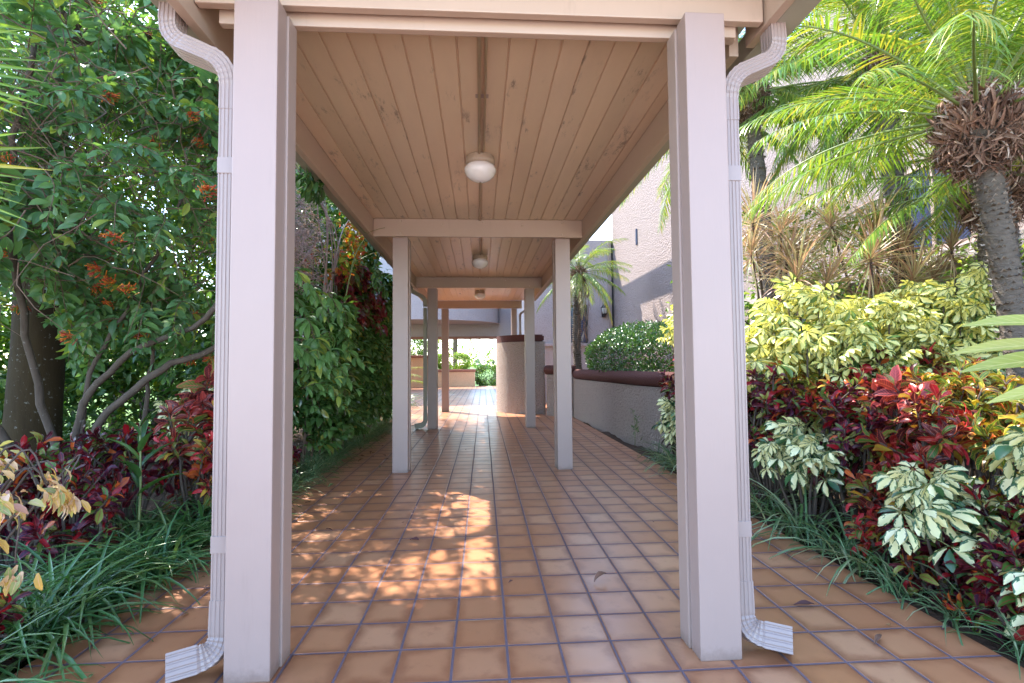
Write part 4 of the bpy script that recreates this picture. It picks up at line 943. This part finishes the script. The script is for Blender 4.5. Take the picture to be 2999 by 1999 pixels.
def schefflera(label, base, spread, h0, h1, ns, mat, k=(.8, 1.1), group=None, shoots=None, off=(0, 0), name='schefflera'):
    t = thing(name, label, 'shrub', (*base, -.02), 0, group); b = np.array([*base, -.02]); gs = []; st = []; shoots = shoots or SH
    for i in range(ns):
        a = i * 2.4 + rng.random(); q = ((i + .5) / ns) ** .5; o = np.array([math.cos(a) * spread[0] * q + off[0], math.sin(a) * spread[1] * q + off[1]])
        h = h0 + (h1 - h0) * ((1 - .55 * q * q) if i % 2 else rng.random() * (1 - .4 * q)); top = b + [o[0], o[1], h]
        z = nrm(np.array([o[0] * .8, o[1] * .8, .75]) + .2 * rng.normal(size=3)); x = nrm(np.cross([math.sin(i), math.cos(i), .1], z)); R = np.stack([x, np.cross(z, x), z], -1)[None]
        gs.append(inst(shoots[i % len(shoots)], [top], R, rng.uniform(*k), None, np.stack([rng.random(1), rng.random(1), rng.random(1)], 1)))
        st.append(tube(curve_pts([b + [o[0] * .3, o[1] * .3, 0], b + [o[0] * .75, o[1] * .75, h * .5], top - z * .08], 8), np.linspace(.013, .006, 8), 6))
    part('foliage', merge(gs), [M[mat], M['stem']], t, True); part('stem', merge(st), M['branch'], t, True); return t

# right bed, near: cream scheffleras between crotons
schefflera('cream and green schefflera clump low at the front right corner of the bed', (2.24, 1.96), (.22, .18), .10, .34, 6, 'schef', (.85, 1.05))
schefflera('lowest cream schefflera sprays overhanging the tiles at the bottom right corner', (2.16, 1.72), (.16, .14), .12, .36, 5, 'schef', (.85, 1.05))
croton('low dark croton hugging the tile edge under the lowest cream sprays', (2.10, 1.92), (.12, .16), .10, .36, 10, 'cr_dark', k=(.75, 1.0))
schefflera('tall cream schefflera at the right edge above the corner clump', (2.42, 1.98), (.18, .18), .50, .80, 6, 'schef', (.85, 1.05), off=(-.04, 0))
schefflera('cream schefflera spray hanging between the red crotons, mid bed', (2.22, 2.30), (.20, .16), .30, .58, 6, 'schef', (.8, 1.0), off=(-.10, 0))
schefflera('rounded cream schefflera clump beside the right downspout', (2.14, 3.28), (.24, .22), .38, .66, 11, 'schef', (.78, .95))
schefflera('small cream schefflera in front of the planter wall end', (2.12, 5.45), (.16, .16), .38, .66, 8, 'schef', (.85, 1.0))
schefflera('dim cream schefflera deep under the firebush branches', (-2.75, 5.3), (.4, .3), .35, .95, 14, 'schef', (.75, .95))
# crotons right
croton('dark red croton at the very front of the right bed by the tiles', (2.12, 2.30), (.15, .18), .10, .42, 9, 'cr_dark', k=(.75, 1.0))
croton('low dark croton filling in front of the tall cream schefflera at the right edge', (2.26, 2.12), (.2, .16), .15, .52, 13, 'cr_dark', k=(.8, 1.05))
croton('red green croton at the bottom right corner behind the lowest cream sprays', (2.36, 1.86), (.2, .2), .2, .55, 13, 'cr_red')
croton('small dark croton right at the tile edge under the hanging cream spray', (2.08, 2.02), (.10, .14), .08, .34, 9, 'cr_dark', k=(.75, 1.0))
croton('low red and green croton at the tile edge near the bottom right corner', (2.10, 1.80), (.12, .12), .08, .30, 8, 'cr_red', k=(.75, 1.0))
croton('red and pink croton at the tile edge between the cream schefflera sprays', (2.16, 2.62), (.18, .18), .18, .56, 10, 'cr_red')
croton('crimson croton in the middle of the right bed', (2.42, 2.68), (.26, .24), .45, .88, 18, 'cr_red')
croton('yellow edged croton at the right edge of the photo above the cream clump', (2.72, 2.35), (.28, .24), .5, .95, 17, 'cr_yel')
croton('dark croton behind the cream corner clump', (2.6, 2.05), (.22, .2), .25, .68, 12, 'cr_dark')
croton('dark red croton behind the rounded schefflera clump', (2.38, 3.2), (.28, .26), .5, .98, 18, 'cr_dark')
croton('long leaved maroon croton with arching leaves in the bed centre', (2.55, 2.95), (.26, .22), .6, .98, 6, 'cr_big', CRB, (.75, 1.1))
croton('orange and green croton at the top of the bed under the yellow hedge', (2.85, 2.95), (.3, .28), .65, 1.04, 18, 'cr_yel')
croton('dark red croton against the right downspout, upper part of bed', (2.22, 3.85), (.28, .3), .55, 1.02, 20, 'cr_dark')
croton('red croton below the yellow schefflera hedge', (2.62, 3.55), (.3, .26), .6, 1.06, 18, 'cr_red')
croton('green yellow croton in the right bed below the palm trunk', (3.2, 2.7), (.3, .3), .6, 1.08, 16, 'cr_yel')
croton('dark croton filling the bed behind the crimson one', (3.0, 3.35), (.34, .28), .6, 1.02, 18, 'cr_dark')
croton('tall maroon croton at the end of the planter wall', (2.24, 5.6), (.26, .26), .35, 1.12, 20, 'cr_dark', k=(.8, 1.1))
croton('red tipped croton above the planter wall cap', (2.46, 5.8), (.22, .2), .8, 1.22, 11, 'cr_red', k=(.75, .95))
croton('dark green and red croton under the middle of the yellow schefflera hedge', (2.95, 3.72), (.32, .16), .7, 1.14, 15, 'cr_dark')
croton('green and yellow croton under the yellow schefflera hedge nearest the downspout', (2.45, 3.85), (.26, .16), .65, 1.10, 13, 'cr_yel')
croton('dark red croton under the yellow schefflera hedge beside the palm trunk', (3.5, 3.65), (.34, .18), .7, 1.16, 15, 'cr_red')
# yellow schefflera hedge
for lab, x, y, sx, sy, h, n_ in (('yellow green schefflera hedge plant next to the right downspout', 2.62, 4.05, .52, .40, 1.72, 30), ('yellow green schefflera hedge plant in front of the striped dracaenas', 3.3, 4.1, .55, .40, 1.62, 32),
                                 ('yellow green schefflera hedge plant below the spiky dracaena rosette', 3.85, 4.2, .5, .42, 1.78, 30), ('yellow green schefflera hedge plant beside the leaning palm trunk', 4.3, 4.05, .45, .4, 1.86, 26),
                                 ('yellow green schefflera hedge plant right of the palm trunk', 4.95, 3.9, .5, .4, 1.60, 24)):
    schefflera(lab, (x, y), (sx, sy), .50, h, n_ + 10, 'schef_y', (.85, 1.15), 'yellow green schefflera hedge', off=(0, -.05))
schefflera('bright yellow green schefflera rising behind the planter hedge', (2.78, 6.25), (.42, .36), 1.0, 2.05, 30, 'schef_y', (.85, 1.1))
gp = thing('ginger', 'big yellow striped ginger leaves reaching in from the right edge', 'plant', (2.25, 1.62, -.02))
gl = [((2.10, 1.70, 1.22), (-.95, .15, .12), .36), ((2.14, 1.70, 1.10), (-1, .12, .0), .42), ((2.14, 1.68, 1.01), (-1, .1, -.08), .36), ((2.17, 1.68, .93), (-1, .05, -.02), .30), ((2.12, 1.74, 1.15), (-.9, .3, .03), .36)]
for p_, d_, L_ in gl: part('leaf', inst(leaf(1, .20, 8, 'lance', .05, .35, .18, .25), [p_], frames(nrm(np.array([d_])), np.array([[.0, -.55, .85]])), L_, rnds(1)), M['ginger'], gp, True)
part('stem', merge([tube(curve_pts([(2.25, 1.62, 0), (2.24, 1.64, .6), tuple(p_)], 8), np.linspace(.012, .004, 8), 7) for p_, d_, L_ in gl]), M['stem'], gp, True)

# ------------------------------------------------------------------ dracaenas
def rosette(n=75, L=.42, Wd=.017):
    a = np.arange(n) * 2.4; e = np.linspace(-.75, 1.45, n) + .12 * rng.normal(size=n); Y = np.stack([np.cos(a) * np.cos(e), np.sin(a) * np.cos(e), np.sin(e)], 1)
    P = np.stack([0 * a, 0 * a, -.08 + .10 * np.linspace(0, 1, n)], 1); ts = [leaf(1, Wd / L, 4, 'strap', .05, b_, .25) for b_ in (.15, .4, .8)]; ix = rng.integers(3, size=n)
    return merge([inst(ts[i], P[ix == i], frames(Y[ix == i], UP + .1 * rng.normal(size=((ix == i).sum(), 3))), L * rng.uniform(.75, 1.1, (ix == i).sum()), rnds((ix == i).sum())) for i in range(3)])
RO = [rosette(90, .48), rosette(100, .50), rosette(80, .44)]
def dracaena(label, base, heads, mat):
    t = thing('dracaena', label, 'plant', (*base, -.02)); b = np.array([*base, -.02])
    for i, (dx, dy, h, k) in enumerate(heads):
        top = b + [dx, dy, h]; z = nrm(np.array([dx * .8, dy * .8 - .35, 1.0])); x = nrm(np.cross([.3, 1, .1], z)); R = np.stack([x, np.cross(z, x), z], -1)[None]
        part('rosette', inst(RO[i % 3], [top], R, k, None, rnds(1)), M[mat], t, True)
        part('stem', tube(curve_pts([b + [dx * .15, dy * .15, 0], b + [dx * .5 + .05, dy * .5, h * .55], top], 9), np.linspace(.018, .012, 9), 7), M['branch'], t, True)
leafy_tree('background_shrub', 'sunny green shrub mass behind the dracaenas and palms', 'shrub', (5.6, 7.0, 0), [((4.6, 6.9, 1.8), (1.0, .7, 1.6)), ((5.8, 6.8, 1.8), (1.0, .7, 1.6)), ((3.9, 7.6, 1.9), (.9, .7, 1.7)), ((6.8, 6.4, 1.7), (.8, .8, 1.3))], M['farleaf'], (.08, .15), .4, 1500, .05)
dracaena('striped yellow dracaena whose round starburst rosette shows below the palm fronds', (3.72, 4.75), [(.02, -.1, 2.12, 1.1)], 'drac')
dracaena('pink striped dracaena with two low rosettes left of the starburst', (3.0, 4.75), [(.05, 0, 1.95, 1.0), (.36, .0, 1.9, .95)], 'drac_red')
dracaena('tall reddish dracaena behind the right downspout', (3.0, 5.2), [(-.12, 0, 2.62, 1.1), (.25, .1, 2.55, 1.0), (-.2, -.1, 2.25, 1.0), (.12, -.2, 2.2, .95), (.45, .1, 2.3, .9)], 'drac_red')
dracaena('green yellow dracaena high behind the starburst rosette', (4.15, 5.1), [(0, 0, 2.48, 1.15), (-.4, .1, 2.6, 1.0), (.3, 0, 2.3, 1.0)], 'drac')
dracaena('small pink dracaena rosette left of the leaning palm trunk', (4.62, 4.7), [(.0, 0, 2.22, .85)], 'drac_red')
dracaena('olive dracaena rosettes low behind the yellow hedge', (4.15, 4.75), [(.05, -.05, 1.9, .95), (.4, .1, 1.95, .9), (-.2, .1, 1.75, .9)], 'drac')

# ------------------------------------------------------------------ pygmy date palms
def frond(el, L=1.35, nl=60, ll=.25, sag=1.5, vdrop=.25):
    n = 16; t = np.linspace(0, 1, n); ang = el - sag * t ** 1.35; ds = L / (n - 1)
    y = np.concatenate([[0], np.cumsum(np.cos(ang[:-1]) * ds)]); z = np.concatenate([[0], np.cumsum(np.sin(ang[:-1]) * ds)]); pts = np.stack([.012 * np.sin(t * 5), y, z], 1)
    gs = [tube(pts, np.linspace(.011, .002, n), 6, mat=1)]; ls = strip(1, .046, 4, .0, .5); lw_ = strip(1, .046, 4, 0, 1.0)
    u = np.linspace(.16, .99, nl)
    for sg in (-1, 1):
        uu_ = np.clip(u + .004 * rng.normal(size=nl), 0, .999); i = (uu_ * (n - 1)).astype(int); f = (uu_ * (n - 1) - i)[:, None]; P = pts[i] * (1 - f) + pts[np.minimum(i + 1, n - 1)] * f
        T = nrm(np.stack([0 * u, np.cos(ang[i]), np.sin(ang[i])], 1)); Nn = np.stack([0 * u, -np.sin(ang[i]), np.cos(ang[i])], 1)
        d = T * (.45 + .5 * u[:, None]) + np.array([[sg, 0, 0]]) * .95 + Nn * .22 + np.array([0, 0, -vdrop]) + .07 * rng.normal(size=(nl, 3))
        K = ll * np.sin(PI * (.10 + .82 * u)) ** .6 * rng.uniform(.85, 1.1, nl); m_ = rng.random(nl) < .5
        for g_, mm in ((ls, m_), (lw_, ~m_)): gs.append(inst(g_, P[mm], frames(d[mm], np.repeat(np.array([[0, 0, 1.0]]), mm.sum(), 0) + .2 * rng.normal(size=(mm.sum(), 3))), K[mm], rnds(mm.sum())))
    return merge(gs)
FR = {}
def get_frond(el, mat='palm'):
    key = (round(el * 4), mat)
    if key not in FR: FR[key] = mesh_from('frond', frond(key[0] / 4, sag=.75 + .5 * max(0, el) if el > 0 else .7, vdrop=.2 if el > .4 else .55), [M[mat], M['rachis']])
    return FR[key]
def date_palm(label, base, top, r_trunk, head_r, head_h, nf, scale, lean_pts=None, el_rng=(1.4, -.45), skirt=0, dead=0, group='date palms in the right planting', seed=0, boots=True):
    t = thing('date_palm', label, 'palm', base, 0, group); b = np.asarray(base, float); tp = np.asarray(top, float)
    ctrl = [b - [0, 0, .1]] + [np.asarray(q, float) for q in (lean_pts or [])] + [tp]
    cp = curve_pts(ctrl, 60); rad = r_trunk * (1 + .05 * np.sin(np.arange(60) * 1.9)); rad[:6] *= np.linspace(1.25, 1, 6)
    gs = [tube(cp, rad, 20, rough=.10)]
    nb = 1000; k = rng.integers(1, 58, nb); a = np.arange(nb) * 2.4; stub = leaf(1, 1.0, 2, 'ellip', .6, .9, .3)
    T = nrm(cp[np.minimum(k + 1, 59)] - cp[k]); o = np.stack([np.cos(a), np.sin(a), 0 * a], 1); o = nrm(o - T * (o * T).sum(1, keepdims=True))
    gs.append(inst(stub, cp[k] + o * r_trunk * .93, frames(T * .45 + o * .75, o), r_trunk * rng.uniform(.22, .5, nb), rnds(nb)).m(1))
    part('trunk', merge(gs), [M['palmbark'], M['stub']], t, True)
    up = nrm(cp[-1] - cp[-6]); hc = tp + up * head_h * .45
    if boots:
        nb = 1500; d = unit(nb); q = hc + d * [head_r, head_r, head_h * .56]; out = nrm(d * [1, 1, .35] + .3 * rng.normal(size=(nb, 3)) + np.array([0, 0, .55]) * np.sign(d[:, 2:3] + .25))
        bt = leaf(1, .12, 4, 'strap', .2, 1.3, .5); core = Sol(); 
        pr_ = [(head_r * .93 * math.sin(PI * u), -head_h * .5 * math.cos(PI * u)) for u in np.linspace(.04, .96, 12)]
        core.lathe(pr_, tuple(hc - b), 20); core.done('boot_core', M['palmbark'], t, False)
        fib = merge([tube(curve_pts([hc + dd * [head_r, head_r, head_h * .5], hc + dd * [head_r * 1.15, head_r * 1.15, head_h * .5] + [0, 0, -.03], hc + dd * [head_r * 1.25, head_r * 1.25, head_h * .5] + .07 * rng.normal(size=3) + [0, 0, -.1]], 5), .0022, 4) for dd in unit(320)])
        part('boots', merge([inst(bt, q - out * .02, frames(out, d + .2 * rng.normal(size=(nb, 3))), head_r * rng.uniform(.4, .95, nb), rnds(nb)), fib]), M['boot'], t, True)
    for i in range(nf):
        el = el_rng[0] + (el_rng[1] - el_rng[0]) * (i / max(1, nf - 1)) ** 1.0 + .08 * rng.normal(); az = i * 2.39996 + seed
        o_ = bpy.data.objects.new('frond', get_frond(el, 'palmdry' if i >= nf - dead else 'palm')); COL.objects.link(o_); o_.parent = t
        hp = hc + np.array([math.sin(-az) * head_r * .75 * math.cos(max(el, 0)), math.cos(az) * head_r * .75 * math.cos(max(el, 0)), head_h * (.18 + .25 * max(0, el))]) if boots else tp
        o_.location = hp - b; o_.rotation_euler = (0, rng.normal() * .2, az); kk = scale * rng.uniform(.88, 1.12); o_.scale = (kk, kk, kk)
    if skirt:
        gs = []
        for i in range(skirt):
            a_ = 2 * PI * rng.random(); p0 = tp + [.08 * math.cos(a_), .08 * math.sin(a_), -.05]; pts = curve_pts([p0, p0 + [.22 * math.cos(a_), .22 * math.sin(a_), -.15], p0 + [.30 * math.cos(a_) + .05 * rng.normal(), .30 * math.sin(a_), -1.05 - .3 * rng.random()]], 10)
            gs.append(tube(pts, .006, 5)); m_ = 30; k_ = rng.integers(3, 10, m_); d_ = np.array([0, 0, -1.0]) + .28 * rng.normal(size=(m_, 3)); gs.append(inst(strip(1, .06, 2), pts[k_], frames(d_, unit(m_)), rng.uniform(.14, .3, m_), rnds(m_)))
        part('dead_skirt', merge(gs), M['boot'], t, True)
    return t
date_palm('shaggy headed date palm with leaning ringed trunk, nearest on the right', (3.70, 3.25, -.02), (3.40, 3.2, 2.46), .078, .190, .46, 40, 1.14, [(3.62, 3.22, .9), (3.50, 3.2, 1.8)], (1.45, .02))
date_palm('second date palm with pale stubbled trunk behind the shaggy one at the right edge', (4.72, 4.45, -.02), (4.62, 4.3, 2.4), .095, .20, .50, 30, 1.1, [(4.69, 4.4, 1.2)], (1.4, -.3), seed=1.1)
date_palm('background date palm arching its fronds behind the right downspout', (3.45, 7.4, -.02), (3.5, 7.4, 4.5), .08, .17, .4, 40, 1.25, [(3.47, 7.4, 1.8)], (1.4, -.55), seed=.5)
date_palm('tall background date palm at upper right near the windows', (4.6, 5.2, -.02), (4.75, 5.6, 4.3), .10, .2, .45, 50, 1.3, [(4.58, 5.2, 1.8)], (1.4, -.7), seed=2.0)
date_palm('background date palm with its head above the pink dracaenas', (3.75, 6.3, -.02), (3.7, 6.6, 4.5), .09, .18, .42, 34, 1.3, [(3.72, 6.3, 1.8)], (1.4, -.7), seed=3.1)
date_palm('background date palm at the right edge behind the second stubbled trunk', (6.2, 5.6, -.02), (6.2, 5.6, 4.3), .11, .2, .45, 46, 1.4, [(6.2, 5.6, 2.0)], (1.4, -.7), seed=4.4)
date_palm('far date palm with hanging fronds and dead skirt above the planter hedge', (2.22, 11.35, .5), (2.24, 11.5, 3.0), .085, .14, .3, 38, .92, [(2.16, 11.4, 1.6)], (1.35, -1.0), skirt=7, dead=7, seed=.9, boots=True)
# clipped hedge inside the planter
hb = thing('clipped_hedge', 'rounded shiny green clipped hedge growing in the planter', 'hedge', (2.6, 8.6, .8))
n = 15000; d = unit(n); d = d[d[:, 2] > -.5]; n = len(d); rad_ = .88 + .12 * rng.random((n, 1)); lump = 1 + .05 * np.sin(d[:, :1] * 7 + 1) + .04 * np.cos(d[:, 1:2] * 9) + .03 * np.sin(d[:, 2:] * 8)
P = np.array([2.68, 8.85, 1.20]) + np.sign(d) * np.abs(d) ** .8 * [.64, 1.85, .56] * rad_ * lump; P = P[P[:, 2] > .90]; n = len(P); dd = nrm(P - [2.72, 8.65, 1.1])
part('foliage', inst(leaf(1, .5, 2, 'ellip', .1, .3, .2), P, frames(dd * .5 + unit(n) * .8 + [0, 0, .15], dd + .5 * unit(n)), rng.uniform(.035, .06, n), rnds(n)), M['small'], hb, True)
part('stem', twigs(160, (2.72, 8.65, 1.1), (.5, 1.3, .35), (.2, .5), .005, 0), M['branch'], hb, True)
bed('planter_soil', 2.22, 3.85, 6.3, 11.3, .76)
# weed at the planter wall foot
wd = thing('weed', 'small spindly weed at the foot of the planter wall', 'weed', (2.03, 6.75, 0))
part('leaves', place([leaf_cluster(5, .07, .016, 'lance', .5, .8)], np.array([[.02 * rng.normal(), .05 * rng.normal(), .06 + .035 * i] for i in range(12)]), unit(12) * [1, 1, .3] + [0, 0, .5], (.7, 1.1)), M['lirio_blue'], wd); part('stem', tube([(0, 0, 0), (.01, .0, .25), (-.01, .02, .46)], [.004, .003, .002], 5), M['stem'], wd)

# ------------------------------------------------------------------ plants at the far end
def box_hedge(name, label, cat, x0, x1, y0, y1, z0, z1, n, mat, L=(.07, .12), rounded=.6):
    t = thing(name, label, cat, ((x0 + x1) / 2, (y0 + y1) / 2, z0)); d = unit(n); d = np.sign(d) * np.abs(d) ** rounded; d /= np.maximum(1, np.abs(d).max(1, keepdims=True))
    P = np.array([(x0 + x1) / 2, (y0 + y1) / 2, (z0 + z1) / 2]) + d * np.array([x1 - x0, y1 - y0, z1 - z0]) * .5 * (.85 + .2 * rng.random((n, 1)))
    P = P[P[:, 2] > z0 - .02]; n = len(P); part('foliage', inst(leaf(1, .5, 2, 'ellip', .1, .3, .2), P, frames(unit(n), unit(n)), rng.uniform(*L, n), rnds(n)), M[mat], t, True)
    part('stem', twigs(60, ((x0 + x1) / 2, (y0 + y1) / 2, z0 + .3 * (z1 - z0)), ((x1 - x0) * .35, (y1 - y0) * .35, .3 * (z1 - z0)), (.3, .7), .008, 0), M['branch'], t, True)
box_hedge('box_hedge', 'sunny trimmed hedge on top of the low peach planter box', 'hedge', -2.3, -.55, 26.2, 27.5, .86, 1.72, 3200, 'farleaf')
box_hedge('box_hedge', 'dark green trimmed hedge standing on the ground right of the peach planter box', 'hedge', -.25, 1.15, 26.6, 27.8, -.02, 1.05, 3000, 'shade')
box_hedge('box_hedge', 'dark hedge on top of the taller peach planter box', 'hedge', -5.2, -2.7, 25.8, 26.9, 1.58, 2.5, 2600, 'shade')
leafy_tree('grey_tree', 'pale grey green willowy tree far beyond the passage', 'tree', (1.3, 46, 0), [((1.2, 46, 2.0), (1.9, 1.5, 1.5)), ((2.6, 47, 1.6), (1.5, 1.5, 1.3))], M['greyleaf'], (.12, .3), .3, 330, .15)
leafy_tree('distant_tree', 'green distant tree left of the grey willowy one beyond the passage', 'tree', (-2.2, 52, 0), [((-2.4, 52, 1.7), (3.0, 2, 1.5)), ((.4, 55, 1.8), (2.0, 2, 1.2))], M['farleaf'], (.2, .4), .5, 150, .2)
leafy_tree('distant_tree', 'sunny distant tree at the left side of the passage opening', 'tree', (-3.6, 33, 0), [((-3.6, 33, 2.3), (1.3, 1.2, 1.3)), ((-2.6, 34, 3.3), (1.1, 1, .7))], M['farleaf'], (.15, .28), .5, 230, .14)
date_palm('palm with drying orange fronds hanging in the passage opening', (-1.5, 31, 0), (-1.45, 31, 3.9), .14, .2, .4, 22, 1.7, [(-1.5, 31, 2)], (1.2, -1.0), dead=12, group='palms beyond the passage', seed=.3, boots=False)
date_palm('palm with yellowing fronds seen at the right side of the passage opening', (1.9, 30, 0), (1.75, 30, 3.7), .14, .2, .4, 22, 1.6, [(1.9, 30, 2)], (1.2, -1.0), dead=12, group='palms beyond the passage', seed=1.3, boots=False)
sp_ = thing('young_palm', 'young feathery palm on the left beyond the second post pair', 'palm', (-2.35, 12.6, -.02))
for i in range(11):
    o_ = bpy.data.objects.new('frond', get_frond(1.25 - .08 * i, 'palm')); COL.objects.link(o_); o_.parent = sp_; o_.location = (0, 0, .55); o_.rotation_euler = (0, 0, i * 2.4); o_.scale = (.85,) * 3
part('trunk', tube([(0, 0, 0), (0, 0, .6)], [.07, .05], 10, rough=.1), M['palmbark'], sp_)
grass_row([(-2.05, 13.4, 1.5, 0), (-1.95, 11.0, .9, 0), (-1.9, 10.5, .8, 0)], 'dark strappy clump on the left past the second post pair', 'clumps past the second post pair', [tuft(120, .5, .011, None)], M['lirio'])

# ------------------------------------------------------------------ fallen leaves
def fallen(label, x, y, L, rz, lf, group=None):
    t = part('fallen_leaf', lf, M['fall']); t.location = (x, y, .006); t.rotation_euler = (0, 0, rz); t.scale = (L, L, L); return tag(t, label, 'leaf', group)
def flat_leaf(a, b, w):
    g = leaf(1, w, 5, 'lance', a, b, .25, .3, .06); g.V[:, 2] -= g.V[:, 2].min(); g.rnd[:] = rng.random(3); return g
fallen('dark brown curled leaf lying alone on the right half of the path floor', .60, 2.60, .085, 1.9, flat_leaf(.3, 1.4, .4))
fallen('thin brown leaf on the tiles right of the right front post', 1.55, 1.98, .09, 2.2, flat_leaf(.1, .4, .2))
fallen('tan oval leaf on the tiles behind the right downspout outlet', 1.46, 2.25, .09, 1.4, flat_leaf(.1, .3, .36))
fallen('green leaf lying in the dappled sunlight', -.42, 3.25, .07, 1.0, flat_leaf(.1, .4, .5))
fallen('yellow green long leaf on the tiles by the left grass edge', -1.38, 5.05, .16, 1.2, flat_leaf(.1, .4, .14))
for i in range(46):
    x = -1.70 + abs(rng.normal()) * .33; y = rng.uniform(4.6, 9.5)
    fallen('little dead leaf littering the tiles along the left planting edge', x, y, rng.uniform(.03, .075), rng.random() * 6, flat_leaf(.2 * rng.random(), rng.random(), rng.uniform(.3, .6)), 'dead leaves littering the left edge')
for i in range(26):
    fallen('little dead leaf littering the tiles along the left planting edge', -1.66 + abs(rng.normal()) * .22, rng.uniform(1.9, 4.6), rng.uniform(.02, .05), rng.random() * 6, flat_leaf(.2 * rng.random(), rng.random(), rng.uniform(.3, .6)), 'dead leaves littering the left edge')
    fallen('little dead leaf lying along the right edge of the tiles by the croton bed', 1.86 - abs(rng.normal()) * .16, rng.uniform(1.9, 7.5), rng.uniform(.02, .045), rng.random() * 6, flat_leaf(.2 * rng.random(), rng.random(), rng.uniform(.3, .6)), 'dead leaves along the right edge')
for i in range(22):
    fallen('tiny scattered leaf bit on the walkway floor', rng.uniform(-.9, 1.7), rng.uniform(2.5, 8.5), rng.uniform(.015, .035), rng.random() * 6, flat_leaf(.2, rng.random(), .5), 'leaf bits on the walkway floor')
